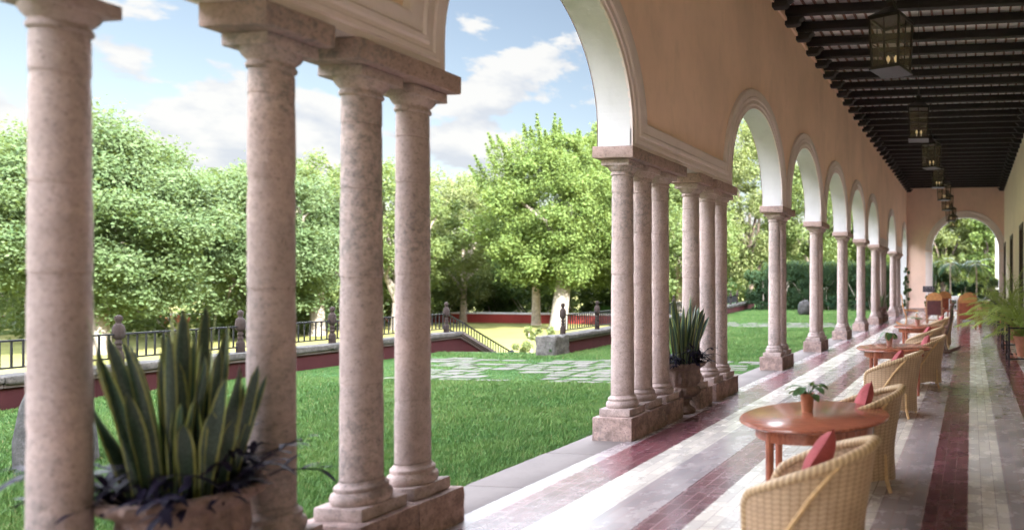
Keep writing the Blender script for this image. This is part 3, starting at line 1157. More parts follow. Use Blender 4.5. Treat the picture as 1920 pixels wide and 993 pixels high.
# ------------------------------------------------------------------ lanterns
def lantern(loc, rz, label):
    t = thing('hanging_lantern', label, 'lantern', loc, rz, 'square glazed lanterns hanging in a row')
    x, y, z = loc
    h, w, wt = .60, .20, .175
    fr = MB()
    for sx in (-1, 1):
        for sy in (-1, 1):
            fr.bar((sx * wt, sy * wt, 0), (sx * w, sy * w, h), .026)
    for zz, ww in ((0, wt), (h, w)):
        for s in (-1, 1):
            fr.bar((-ww - .014, s * ww, zz), (ww + .014, s * ww, zz), .028, .034)
            fr.bar((s * ww, -ww - .014, zz), (s * ww, ww + .014, zz), .028, .034)
    wm = (w + wt) / 2
    for s in (-1, 1):
        fr.bar((-wm, s * wm, h / 2), (wm, s * wm, h / 2), .012)
        fr.bar((s * wm, -wm, h / 2), (s * wm, wm, h / 2), .012)
        fr.bar((0, s * wt, 0), (0, s * w, h), .012)
        fr.bar((s * wt, 0, 0), (s * w, 0, h), .012)
    fr.build('frame', M['bronze'], t)
    rf = MB()
    rf.lathe([(w * 1.55, h + .015), (w * 1.5, h + .03), (w * .7, h + .12), (.075, h + .17), (.06, h + .23), (.075, h + .25), (.03, h + .29)], 4)
    rf.rot(PI / 4)
    rf.build('cap', M['bronze'], t)
    bo = MB()
    bo.box(-wt - .03, wt + .03, -wt - .03, wt + .03, -.03, -.012)
    bo.build('bottom_plate', M['bronze'], t)
    for s in (-1, 1):
        for ax in (0, 1):
            g = MB()
            a, b = wt - .013, w - .013
            if ax == 0:
                g.add([(-a, s * wt, .01), (a, s * wt, .01), (b, s * w, h - .01), (-b, s * w, h - .01)], [(0, 1, 2, 3)])
            else:
                g.add([(s * wt, -a, .01), (s * wt, a, .01), (s * w, b, h - .01), (s * w, -b, h - .01)], [(0, 1, 2, 3)])
            g.build('glass_pane', M['glass'], t)
    for dx, dy in ((-.04, 0), (.05, .03)):
        cn = MB()
        cn.lathe([(.012, .0), (.012, .1)], 8, (dx, dy, 0))
        cd = cn.build('candle', M['seat_cloth'], t)
        bb = MB()
        bb.lathe([(.004, .1), (.02, .12), (.024, .145), (.012, .175), (.002, .19)], 10, (dx, dy, 0))
        bb.build('bulb', M['bulb'], cd, smooth=True)
    ch = MB()
    top = ZT - z - .075
    ch.tube([(0, 0, h + .28), (0, 0, top)], .006, 6)
    for k in range(6):
        ch.lathe([(.014, 0), (.02, .012), (.014, .026)], 8, (0, 0, h + .29 + .03 * k))
    ch.build('chain', M['bronze'], t)
    return t


LN = [(-.985, 8.2, 4.46, -.33), (-1.06, 13.5, 4.73, .07), (-1.07, 18.0, 4.92, -.35), (-1.10, 22.2, 4.98, .12), (-1.06, 26.3, 5.06, .55), (-1.08, 30.6, 5.12, .5), (-1.05, 34.8, 5.0, .55), (-1.06, 39.2, 5.02, .6)]
lab = ['largest and nearest square lantern, seen from below, left of the others', 'second lantern of the row, squarely facing the viewer with two bulbs', 'third lantern of the row, slightly turned with one big bulb',
       'fourth lantern, hanging just under the third and above the end wall corner', 'fifth lantern seen against the pink end wall, turned corner-on', 'sixth lantern against the pink end wall just above the arch', 'seventh small lantern overlapping the moulding of the end arch', 'farthest tiny lantern hanging inside the end arch against foliage']
for (x, y, z, rz), l in zip(LN, lab):
    lantern((x, y, z), rz, l)


# ------------------------------------------------------------------ terrace walls, railings, posts
def wall_run(name, pts, label, wz=.27, th=.36, red='redwall', zbot=GZ - .1, cope=True):
    t = thing(name, label, 'wall')
    w = MB()
    for (a, b) in zip(pts[:-1], pts[1:]):
        w.bar((a[0], a[1], (zbot + wz) / 2), (b[0], b[1], (zbot + wz) / 2), th, wz - zbot)
    w.build('red_plaster', M[red], t)
    if cope:
        k = 0
        for (a, b) in zip(pts[:-1], pts[1:]):
            A, B = Vector(a), Vector(b)
            L = (B - A).length
            n = max(1, int(L / 1.3))
            ang = math.atan2(B.y - A.y, B.x - A.x)
            for i in range(n):
                p = A.lerp(B, i / n)
                q_ = A.lerp(B, (i + 1) / n)
                ll = (q_ - p).length
                o = rough_stone('coping_stone', 0, ll - .008, -th / 2 - .10, th / 2 + .10, wz + .002, wz + .125, M['coping'], t, .035, .018, k, 6)
                o.location = (p.x, p.y, 0)
                o.rotation_euler = (0, 0, ang)
                o2 = MB()
                o2.box(0, ll, -th / 2 - .05, th / 2 + .05, wz - .06, wz + .001)
                oo = o2.build('coping_lip', M['kerb'], t, bevel=.015)
                oo.location = (p.x, p.y, 0)
                oo.rotation_euler = (0, 0, ang)
                k += 1
    return t


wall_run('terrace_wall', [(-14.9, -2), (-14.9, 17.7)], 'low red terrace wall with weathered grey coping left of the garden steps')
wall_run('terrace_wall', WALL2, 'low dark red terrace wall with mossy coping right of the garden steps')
# sloping stair wall
sw_t = thing('stair_wall', 'sloping red side wall of the steps with pale stepped moulded coping', 'wall')
y0, z0, y1, z1 = 17.7, .27, 20.6, GZ + .1
m = MB()
m.add([(x, y, z) for x in (-15.08, -14.72) for y, z in ((y0, z0), (y1, z1), (y1, GZ - .1), (y0, GZ - .1))], [(0, 1, 2, 3), (7, 6, 5, 4), (0, 4, 5, 1), (1, 5, 6, 2), (2, 6, 7, 3), (3, 7, 4, 0)])
m.build('red_plaster', M['redwall'], sw_t)
for k, (e, dz, h) in enumerate(((.12, .09, .09), (.075, .03, .06), (.04, -.03, .06))):
    m = MB()
    xa, xb = -15.08 - e, -14.72 + e
    m.add([(x, y, z + o_) for x in (xa, xb) for y, z in ((y0, z0), (y1, z1)) for o_ in (dz - h / 2, dz + h / 2)], [(0, 1, 3, 2), (4, 6, 7, 5), (0, 4, 5, 1), (2, 3, 7, 6), (1, 5, 7, 3), (0, 2, 6, 4)])
    m.build('coping_moulding', M['kerb'], sw_t)

# block at the start of the right-hand wall
o = rough_stone('corner_stone', -11.42, -10.83, 16.35, 16.95, -.2, .40, M['coping'], None, .05, .03, 9, 8)
tag(o, 'rough grey corner block ending the right terrace wall at the steps, ivy on it', 'stone block')


def turned_post():
    p = MB()
    p.lathe([(.085, 0), (.085, .20), (.075, .23), (.055, .25), (.05, .28), (.062, .30), (.062, .32), (.045, .34), (.045, .36), (.060, .38), (.060, .40), (.046, .42), (.046, .45), (.072, .47), (.092, .50), (.098, .55), (.098, .62), (.088, .68), (.06, .72), (.04, .74), (.04, .76), (.052, .78), (.062, .80), (.064, .83), (.056, .86), (.03, .875), (.012, .885)], 10)
    return p


GPST = 'turned dark stone posts of the terrace railing'
_tp = turned_post()
_tp.v = [(x * .84, y * .84, z) for x, y, z in _tp.v]
pp = _tp.build('railing_post', M['post'], None, smooth=True)
posts = []
PL = [(-14.9, y) for y in (4.1, 6.08, 8.06, 10.04, 12.01, 13.99, 15.9, 17.42)]
PW = [Vector(p) for p in WALL2]


def along(pts, s):
    for a, b in zip(pts[:-1], pts[1:]):
        L = (b - a).length
        if s <= L:
            return a.lerp(b, s / L)
        s -= L
    return pts[-1]


PR = [along(PW, s) for s in (.18, 2.15, 4.2, 6.3, 8.4, 10.6, 12.8, 15, 17.2, 19.4, 21.6, 23.8, 26.0)]
plab = ['out of frame to the left', 'hidden behind the leftmost column', 'hidden beside the leftmost column', 'nearest railing post in view, left of the tallest snake plant leaves', 'railing post just left of the column right of the nearest urn', 'railing post seen between the single column and the near pair', 'railing post hidden behind the near pair of columns', 'railing post at the top of the sloping stair rail']
for i, (x, y) in enumerate(PL):
    o = pp if i == 0 else pp.copy()
    if i:
        COL.objects.link(o)
    o.location = (x, y, .375)
    o.rotation_euler = (0, 0, i * .7)
    tag(o, plab[i] if 'post' in plab[i] else 'turned stone railing post ' + plab[i], 'post', GPST)
for i, p in enumerate(PR):
    o = pp.copy()
    COL.objects.link(o)
    o.location = (p.x, p.y, .375)
    o.rotation_euler = (0, 0, i * .9)
    l = ['railing post standing by the grey corner block right of the steps', 'railing post second from the corner block, left of the six-column cluster'][i] if i < 2 else f'railing post number {i + 1} from the grey corner block along the right terrace wall'
    tag(o, l, 'post', GPST)

GR = 'black iron railing panels between posts'
bar_me = None


def railing(a, b, za, zb, label, hgt=.42, scroll=False):
    global bar_me
    a, b = Vector(a), Vector(b)
    t = thing('iron_railing', label, 'railing', (a.x, a.y, 0), 0, GR)
    A, B = Vector((0, 0, za)), Vector((b.x - a.x, b.y - a.y, zb))
    up = Vector((0, 0, hgt))
    for nm, off, w in (('bottom_rail', Vector((0, 0, 0)), .032), ('top_rail', up, .045)):
        r_ = MB()
        r_.bar(A + off, B + off, w, .03)
        r_.build(nm, M['iron'], t)
    L = (B - A).length
    n = int(L / .125)
    for i in range(1, n):
        p = A.lerp(B, i / n)
        if bar_me is None:
            q_ = MB()
            q_.box(-.0105, .0105, -.0105, .0105, 0, 1)
            o = q_.build('baluster', M['iron'], t)
            bar_me = o.data
        else:
            o = bpy.data.objects.new('baluster', bar_me)
            COL.objects.link(o)
            o.parent = t
        o.location = p
        o.scale = (1, 1, hgt)
    if scroll:
        c = A.lerp(B, .5)
        d = (B - A).normalized()
        s_ = MB()
        for sg in (-1, 1):
            pts = []
            for i in range(22):
                u = i / 21
                ang = u * 1.6 * PI
                rr = .05 * (1 - .55 * u)
                pts.append(c + d * sg * (.055 + rr * math.cos(ang + PI)) + Vector((0, 0, -.055 + rr * math.sin(ang + PI) * -1)))
            s_.tube(pts, .006, 6)
        s_.bar(c, c - Vector((0, 0, .11)), .012)
        s_.build('scroll', M['iron'], t)
    return t


for i in range(len(PL) - 1):
    railing(PL[i], PL[i + 1], .50, .50, f'straight iron railing panel on the left terrace wall ending at: {plab[i + 1]}'[:110] if 0 else ('iron railing panel out of frame at far left', 'iron railing panel left of the leftmost column', 'iron railing panel hidden partly behind the leftmost column', 'iron railing panel with scroll behind the snake plant leaves', 'iron railing panel behind the column right of the nearest urn', 'iron railing panel seen between the two near columns', 'short iron railing panel meeting the top of the stair rail')[i], scroll=True)
for i in range(len(PR) - 1):
    railing(PR[i], PR[i + 1], .50, .50, ('iron railing panel right of the corner block, in front of the leaning tree trunk' if i == 0 else f'iron railing panel number {i + 1} from the corner block along the right terrace wall'), scroll=(i % 2 == 1))
railing((-14.9, 17.46), (-14.9, 20.1), .50, -.86, 'sloping iron stair rail descending beside the steps', .42)
m = MB()
m.lathe([(.04, -.2), (.04, .42), (.07, .45), (.075, .50), (.05, .55), (.02, .57)], 10, (-14.9, 20.15, -.95))
tag(m.build('newel', M['iron'], None, smooth=True), 'small round-topped iron newel at the foot of the stair rail', 'newel')

# far red wall
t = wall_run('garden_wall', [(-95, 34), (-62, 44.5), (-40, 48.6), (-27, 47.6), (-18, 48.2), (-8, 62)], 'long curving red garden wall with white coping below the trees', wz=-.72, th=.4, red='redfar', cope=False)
m = MB()
pts = [(-95, 34), (-62, 44.5), (-40, 48.6), (-27, 47.6), (-18, 48.2), (-8, 62)]
for a, b in zip(pts[:-1], pts[1:]):
    m.bar((a[0], a[1], -.66), (b[0], b[1], -.66), .55, .12)
m.build('white_coping', M['white'], t)

# ------------------------------------------------------------------ lawn grass
ng = np.random.default_rng(5)


def grass(n, sel):
    P = []
    tot = 0
    while tot < n:
        k = n * 2
        # sample in polar coordinates about the viewpoint so density follows size in view
        d = np.exp(ng.uniform(np.log(4.4), np.log(46), k))
        a = ng.uniform(R(3), R(88), k)
        x = -d * np.sin(a)
        y = d * np.cos(a)
        ok = (x < -4.60 + .04 * np.sin(y * 9) + .03 * np.sin(y * 23)) & (x > -14.6) & (y > -1)
        lim = np.where(y < 16.9, -14.6, np.interp(y, [p[1] for p in WALL2], [p[0] for p in WALL2]) + .25)
        ok &= x > lim
        ok &= ~((x > -4.79 + .045 * np.sin(y * 5.3)) & (ng.random(k) < .965))
        q = np.stack([x[ok], y[ok]], 1)
        keep = np.ones(len(q), bool)
        for S in (SLABS, SLABS2):
            ys0, ys1 = min(s[2] for s in S), max(s[3] for s in S)
            idx = np.where((q[:, 1] > ys0) & (q[:, 1] < ys1))[0]
            qq = q[idx]
            ins = np.zeros(len(idx), bool)
            for (x0, x1, y0, y1) in S:
                ins |= (qq[:, 0] > x0 + .01) & (qq[:, 0] < x1 - .01) & (qq[:, 1] > y0 + .01) & (qq[:, 1] < y1 - .01)
            keep[idx[ins]] = False
        q = q[keep]
        P.append(q)
        tot += len(q)
    q = np.concatenate(P)[:n]
    d = np.hypot(q[:, 0], q[:, 1])
    onp = np.zeros(n, bool)
    for S in (SLABS, SLABS2):
        onp |= (q[:, 1] > min(s[2] for s in S)) & (q[:, 1] < max(s[3] for s in S))
    pat = .5 + .5 * np.sin(q[:, 0] * 2.1 + 1.3 * np.sin(q[:, 1] * 1.7)) * np.sin(q[:, 1] * 2.6 + np.sin(q[:, 0] * 3.3))
    tuft = .5 + .5 * np.sin(q[:, 0] * 13 + 2 * np.sin(q[:, 1] * 9)) * np.sin(q[:, 1] * 15 + 2 * np.sin(q[:, 0] * 7))
    h = ng.uniform(.022, .055, n) * (.75 + .35 * pat + .45 * tuft) * np.where(onp, .4, 1) * np.where(q[:, 0] > -4.9, .8, 1)
    w = .0023 * np.maximum(1, d / 4.5) * ng.uniform(.7, 1.4, n)
    a = ng.uniform(0, 2 * PI, n)
    lean = ng.uniform(.15, .9, n) * h
    la = ng.uniform(0, 2 * PI, n)
    base = np.stack([q[:, 0], q[:, 1], np.full(n, LZ - .004)], 1)
    sd = np.stack([np.cos(a) * w, np.sin(a) * w, np.zeros(n)], 1)
    ln = np.stack([np.cos(la) * lean, np.sin(la) * lean, h], 1)
    V = np.stack([base - sd, base + sd, base + ln], 1).reshape(-1, 3)
    return V


gr = np_mesh('grass', grass(720000, None), 3, M['grass'])
tag(gr, 'green grass blades covering the shaded terrace lawn', 'grass', kind='stuff')


# ------------------------------------------------------------------ foliage
def clump_cloud(centres, radii, per, size, upb=.3, seed=1, flat=1.0, shell=.4, aspect=.55, droop=.25):
    g = np.random.default_rng(seed)
    C = np.repeat(np.asarray(centres, float), per, axis=0)
    Rr = np.repeat(np.asarray(radii, float), per)
    n = len(C)
    d = g.normal(size=(n, 3))
    d /= np.linalg.norm(d, axis=1)[:, None]
    r = Rr * g.uniform(shell, 1.05, n)
    off = d * r[:, None]
    off[:, 2] *= flat
    p = C + off
    nr = d * .6 + g.normal(size=(n, 3)) * .62
    nr[:, 2] += upb
    nr /= np.linalg.norm(nr, axis=1)[:, None]
    t_ = g.normal(size=(n, 3))
    t_[:, 2] -= droop
    t_ -= nr * np.sum(t_ * nr, axis=1)[:, None]
    t_ /= np.linalg.norm(t_, axis=1)[:, None]
    b = np.cross(nr, t_)
    L = size * g.uniform(.65, 1.3, n)[:, None]
    W = L * aspect * .5
    V = np.stack([p - t_ * L * .5, p + b * W - t_ * L * .05, p + t_ * L * .5 - nr * L * .12, p - b * W - t_ * L * .05], 1)
    return V.reshape(-1, 3)


def tree(name, label, x, y, ztop, rx, zbot=.2, leaf='leafA', size=.22, clumps=60, per=260, cr=.24, trunk='bark', tr=.35, group='trees of the garden beyond the railing', seed=0, spiky=False, lean=(0, 0), ground=GZ, limbs=7, flat=.8, tvis=None, ry=None, shape=1.0):
    r = random.Random(seed + 100)
    ry = ry or rx
    t = thing(name, label, 'tree', (x, y, ground), 0, group)
    H_ = ztop - ground
    zb = zbot - ground
    cz = (H_ + zb) / 2
    rz = (H_ - zb) / 2
    cs, rs = [], []
    rad0 = cr * rx
    for k in range(clumps):
        while True:
            v = Vector((r.gauss(0, 1), r.gauss(0, 1), r.gauss(0, 1))).normalized()
            rr = r.uniform(.35, 1) ** .6
            v *= rr
            break
        k_ = 1 - .25 * max(0, v.z) * shape
        sc = r.uniform(.65, 1.3)
        cs.append((v.x * (rx - rad0 * .6) * k_, v.y * (ry - rad0 * .6) * k_, cz + v.z * (rz - rad0 * .6 * flat)))
        rs.append(rad0 * sc)
    if spiky:
        for k in range(34):
            a = r.uniform(0, 2 * PI)
            q_ = math.sqrt(r.random())
            px_, py_ = math.cos(a) * q_ * rx * .9, math.sin(a) * q_ * ry * .9
            zt = cz + rz * math.sqrt(max(0, 1 - (q_ * .93) ** 2)) * r.uniform(.95, 1.04)
            hh = r.uniform(1.0, 2.0)
            for j in range(9):
                u = j / 8
                cs.append((px_ * (1 + .16 * u), py_ * (1 + .16 * u), zt - 1.0 + hh * u))
                rs.append(.50 * (1 - u) ** 1.3 + .06)
    cs = np.array(cs)
    rs = np.array(rs)
    per_ = np.full(len(cs), per)
    V = clump_cloud(cs[:clumps], rs[:clumps], per, size, seed=seed, flat=flat)
    if spiky:
        V2 = clump_cloud(cs[clumps:], rs[clumps:], int(per * .11), size * .85, seed=seed + 1, shell=.1)
        V = np.concatenate([V, V2])
    # stray leaves that soften the outline
    g = np.random.default_rng(seed + 9)
    V3 = clump_cloud(cs[:clumps], rs[:clumps] * 1.35, int(per * .10), size, seed=seed + 3, flat=flat, shell=.8)
    V = np.concatenate([V, V3])
    np_mesh('crown', V, 4, M[leaf], t)
    tm = MB()
    top = Vector((lean[0], lean[1], zb + (H_ - zb) * .45))
    fork = Vector((lean[0] * .6, lean[1] * .6, tvis if tvis else max(1.2, zb * .9)))
    tm.tube([(0, 0, -.3), (lean[0] * .1, lean[1] * .1, .3), fork, top], [tr * 1.35, tr * 1.05, tr * .8, tr * .3], 12)
    for k in range(limbs):
        j = r.randrange(clumps)
        e = Vector(cs[j])
        s0 = fork.lerp(top, r.uniform(0, .6))
        mid = s0.lerp(e, .45) + Vector((r.uniform(-.5, .5), r.uniform(-.5, .5), r.uniform(.1, .7)))
        mid2 = s0.lerp(e, .75) + Vector((r.uniform(-.4, .4), r.uniform(-.4, .4), r.uniform(0, .5)))
        tm.tube([s0, mid, mid2, e], [tr * .45, tr * .3, tr * .2, tr * .08], 7)
    tm.build('trunk', M[trunk], t, smooth=True)
    return t


tree('broadleaf_tree', 'broad-leaved tree cut by the left picture edge', -49.5, 27.0, 9.7, 5.2, .3, 'leafA', .18, 120, 520, .24, 'palebark', .4, seed=1)
tree('broadleaf_tree', 'big broad-leaved tree with white forked trunk right of the leftmost column', -38.6, 25.3, 9.4, 5.3, .1, 'leafA', .165, 190, 640, .18, 'palebark', .4, seed=2, limbs=12)
tree('broadleaf_tree', 'lower broad-leaved tree sloping down behind the single near column', -37.6, 31.6, 8.8, 4.3, -.2, 'leafA', .165, 130, 600, .20, 'palebark', .3, seed=3, limbs=9)
tree('thin_crowned_tree', 'thin-crowned tree with bare white branches right of the single near column', -38.8, 35.5, 10.2, 4.6, .6, 'leafC', .2, 85, 230, .17, 'palebark', .36, seed=4, limbs=34, tvis=2.6)
tree('thin_crowned_tree', 'thin-crowned pale tree between the two columns of the near pair', -38.3, 40.5, 10.4, 4.6, .2, 'leafC', .22, 75, 230, .18, 'palebark', .32, seed=5, limbs=24)
tree('pale_tree', 'pale yellowish tree at the left inside the widest arch', -39.9, 48.4, 11.2, 6.2, -.6, 'leafE', .21, 150, 330, .18, 'bark', .3, seed=6, limbs=8)
tree('leaning_tree', 'tall bright green spiky-topped tree with leaning pale trunk in the widest arch', -27.9, 42.2, 12.3, 5.2, 1.0, 'leafB', .19, 190, 420, .17, 'palebark', .52, seed=7, spiky=True, lean=(.9, .3), limbs=6, tvis=4.5)
tree('dark_tree', 'dark green tree with brown straight trunk behind the spiky tree', -32.2, 46.2, 8.0, 4.6, 1.0, 'leafD', .26, 60, 280, .24, 'bark', .30, seed=8, limbs=4, tvis=3.5)
tree('tall_tree', 'tallest yellow-green tree at the right edge of the widest arch', -27.5, 49.5, 14.8, 5.2, .2, 'leafB', .21, 160, 380, .19, 'bark', .4, seed=9)
tree('mid_tree', 'green tree seen between the columns of the six-column cluster', -20.9, 46.0, 9.6, 4.6, -.8, 'leafC', .24, 90, 280, .22, 'bark', .35, seed=10)
tree('tall_tree', 'tall feathery pale tree filling the second arch', -18.6, 54.5, 15.8, 4.8, .8, 'leafE', .25, 110, 260, .2, 'bark_dark', .35, seed=11, limbs=12)
tree('mid_tree', 'green tree behind the hedge in the third arch', -13.8, 57, 13.0, 4.6, 2.0, 'leafC', .26, 80, 260, .22, 'bark', .3, seed=12)
tree('mid_tree', 'bright tree behind the hedge in the fourth arch', -9.0, 61, 12.5, 4.8, 2.0, 'leafB', .28, 80, 240, .22, 'bark', .3, seed=13)
tree('mid_tree', 'bright tree behind the hedge in the farthest arches', -5.0, 66, 12.5, 4.8, 1.0, 'leafB', .28, 80, 240, .22, 'bark', .3, seed=14)
tree('mid_tree', 'bright tree seen through the left half of the end arch', -2.6, 62, 10.5, 3.6, .5, 'leafE', .32, 60, 220, .24, 'bark_dark', .3, seed=15, ground=-.1)
tree('mid_tree', 'bright tree seen through the right half of the end arch', 2.4, 61, 10.0, 3.8, .5, 'leafB', .32, 60, 220, .24, 'bark_dark', .3, seed=16, ground=-.1, lean=(-1.2, 0))


# dark understorey as shrubs
def shrub(name, label, x, y, rx, ry, z0, z1, leaf, size, clumps, per, seed, group='shrubs under the trees', cat='shrub', stems=True):
    r = random.Random(seed)
    t = thing(name, label, cat, (x, y, z0), 0, group)
    cs, rs = [], []
    H_ = z1 - z0
    for k in range(clumps):
        a = r.uniform(0, 2 * PI)
        q_ = math.sqrt(r.random())
        zz = H_ * r.uniform(.15, .92) * (1 - .3 * q_ * q_)
        cs.append((math.cos(a) * rx * q_, math.sin(a) * ry * q_, zz))
        rs.append(min(H_, rx) * r.uniform(.16, .3))
    np_mesh('foliage', clump_cloud(cs, rs, per, size, seed=seed), 4, M[leaf], t)
    if stems:
        m = MB()
        for k in range(8):
            c = cs[r.randrange(clumps)]
            m.tube([(c[0] * .3, c[1] * .3, -.1), (c[0] * .7, c[1] * .7, c[2] * .5), c], [.05, .035, .015], 6)
        m.build('stems', M['bark'], t)
    return t


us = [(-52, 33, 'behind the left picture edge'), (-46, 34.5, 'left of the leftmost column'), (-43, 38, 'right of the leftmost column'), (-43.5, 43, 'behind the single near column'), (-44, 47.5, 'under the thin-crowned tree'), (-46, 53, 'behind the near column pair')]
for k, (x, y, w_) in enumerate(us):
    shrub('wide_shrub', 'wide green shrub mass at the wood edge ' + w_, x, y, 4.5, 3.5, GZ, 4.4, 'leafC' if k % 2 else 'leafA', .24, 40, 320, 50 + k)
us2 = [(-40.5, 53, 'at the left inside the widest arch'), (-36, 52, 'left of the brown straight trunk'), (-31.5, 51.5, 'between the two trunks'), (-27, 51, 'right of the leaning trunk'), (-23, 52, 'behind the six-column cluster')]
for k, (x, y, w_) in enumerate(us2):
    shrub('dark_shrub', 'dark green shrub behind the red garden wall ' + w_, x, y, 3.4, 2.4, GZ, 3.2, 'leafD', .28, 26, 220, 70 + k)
# far wood closing the gaps
fw = []
fr_ = []
r = random.Random(3)
for k in range(330):
    ang = R(r.uniform(-8, 72))
    d = r.uniform(66, 82)
    fw.append((-d * math.sin(ang), d * math.cos(ang) + 2, GZ + r.uniform(0, 1) ** .8 * 7.5))
    fr_.append(r.uniform(1.6, 2.7))
o = np_mesh('far_wood', clump_cloud(fw, fr_, 210, .5, seed=31), 4, M['leafC'])
tag(o, 'dense far wood closing the view behind the separate trees', 'wood', kind='stuff')
# clipped hedge
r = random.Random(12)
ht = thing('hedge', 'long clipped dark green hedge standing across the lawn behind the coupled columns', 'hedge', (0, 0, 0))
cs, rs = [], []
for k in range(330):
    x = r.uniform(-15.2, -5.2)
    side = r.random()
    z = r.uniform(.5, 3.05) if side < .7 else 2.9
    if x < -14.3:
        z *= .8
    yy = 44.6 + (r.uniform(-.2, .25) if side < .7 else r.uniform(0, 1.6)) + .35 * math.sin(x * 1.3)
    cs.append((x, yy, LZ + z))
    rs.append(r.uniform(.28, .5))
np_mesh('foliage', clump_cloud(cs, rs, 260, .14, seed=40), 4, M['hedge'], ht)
m = MB()
for k in range(42):
    x = r.uniform(-15, -5.4)
    m.tube([(x, 44.5, LZ - .1), (x + r.uniform(-.3, .3), 44.35, LZ + .8), (x + r.uniform(-.8, .8), 44.5, LZ + 2.0)], [.035, .028, .015], 5)
m.build('stems', M['bark'], ht)
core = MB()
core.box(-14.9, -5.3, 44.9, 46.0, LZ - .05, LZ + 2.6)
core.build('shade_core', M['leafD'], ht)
for k in range(9):
    shrub('border_plant', f'{["low leafy border plant at the left foot of the hedge", "low border plant second from the left foot of the hedge", "low border plant third from the left foot of the hedge", "low border plant left of the carved boulder", "low border plant right of the carved boulder", "low border plant mid hedge", "low border plant seen past the third coupled pair", "low border plant seen past the fourth coupled pair", "low border plant at the right foot of the hedge"][k]}', -14.3 + k * 1.02, 43.75, .5, .35, LZ, LZ + .75 + .15 * (k % 3), 'palmdark' if k % 2 else 'hedge', .16, 8, 90, 200 + k, 'low plants at the foot of the hedge', 'plant', False)
# young bright bush beyond the wall
shrub('young_bush', 'small pale yellow bush just left of the grey corner block', -18.9, 27.0, .75, .75, GZ, .25, 'leafE', .14, 16, 120, 300, None)


# rocks
def boulder(name, loc, sx, sy, sz, label, seed, mat='rock'):
    bm = bmesh.new()
    bmesh.ops.create_icosphere(bm, subdivisions=4, radius=1)
    from mathutils import noise
    for v in bm.verts:
        n = noise.noise(v.co * 1.6 + Vector((seed, 0, 0))) * .22 + noise.noise(v.co * 5 + Vector((seed, 3, 0))) * .07
        c = v.co * (1 + n)
        v.co = Vector((c.x * sx, c.y * sy, c.z * sz))
    me = bpy.data.meshes.new(name)
    bm.to_mesh(me)
    bm.free()
    me.materials.append(M[mat])
    me.shade_smooth()
    o = bpy.data.objects.new(name, me)
    COL.objects.link(o)
    o.location = loc
    tag(o, label, 'boulder')
    return o


boulder('boulder', (-9.72, 38.2, .25), .42, .42, .48, 'round grey boulder on the lawn before the hedge, beside the second coupled pair', 3)
m = MB()
m.lathe([(.30, -.15), (.30, .05), (.27, .3), (.24, .65), (.21, .78), (.15, .84)], 18, (-9.75, 6.05, LZ))
from mathutils import noise as _nz
m.v = [tuple(Vector(v) + _nz.noise_vector(Vector(v) * 3) * .035) for v in m.v]
tag(m.build('stone_stump', M['rock'], None, smooth=True), 'weathered grey cylindrical stone standing on the lawn left of the leftmost column', 'stone')


# ------------------------------------------------------------------ urns and their plants
def urn(loc, sc, label, mat):
    t = thing('stone_urn', label, 'urn', loc, 0, 'carved urns between the columns')
    b = MB()
    prof = [(.02, .19), (.10, .20), (.19, .235), (.245, .28), (.25, .32), (.235, .355), (.205, .375), (.205, .39), (.235, .42), (.25, .48), (.245, .56), (.25, .615), (.28, .64), (.315, .665), (.325, .69), (.318, .71), (.285, .715), (.27, .69), (.25, .62), (.02, .60)]
    n = 120
    vs = []
    for r_, z in prof:
        for k in range(n):
            a = 2 * PI * k / n
            f = 1 + (.045 * math.cos(a * 16) if .41 < z < .58 and r_ > .2 else 0) + (.03 * math.cos(a * 24) if z > .66 and r_ > .28 else 0) + (.04 * math.cos(a * 20) if .22 < z < .36 and r_ > .15 else 0)
            vs.append((r_ * f * math.cos(a), r_ * f * math.sin(a), z))
    fs = [(i * n + k, i * n + (k + 1) % n, (i + 1) * n + (k + 1) % n, (i + 1) * n + k) for i in range(len(prof) - 1) for k in range(n)]
    b.add(vs, fs)
    b.build('bowl', M[mat], t, smooth=True)
    f = MB()
    f.lathe([(.185, 0), (.19, .03), (.175, .055), (.15, .075), (.115, .10), (.10, .14), (.105, .165), (.135, .18), (.13, .20), (.10, .21)], 32)
    f.build('foot', M[mat], t, smooth=True)
    s = MB()
    s.lathe([(.0, .665), (.15, .67), (.272, .66)], 20, cap=False)
    s.build('soil', M['soil'], t)
    t.scale = (sc, sc, 1)
    return t


# snake plant material : uv.x across the leaf
t = NT('snake_leaf')
uv = t.new('ShaderNodeTexCoord').outputs['UV']
sx = t.new('ShaderNodeSeparateXYZ')
t.l.new(uv, sx.inputs[0])
edge = t.math('ABSOLUTE', t.math('SUBTRACT', sx.outputs[0], .5))
edge = t.math('ADD', edge, t.math('MULTIPLY', t.math('SUBTRACT', t.noise(25, 2), .5), .12))
bandn = t.noise(6, 3, .6, t.mapping(uv, (1.2, 9, 1)))
g1 = t.mix(t.rng(bandn, .42, .58), (.010, .028, .018), (.040, .070, .048))
t.color(t.mix(t.rng(edge, .355, .385), g1, (.21, .22, .06)))
t.rough(.38)
M['snake'] = t.m


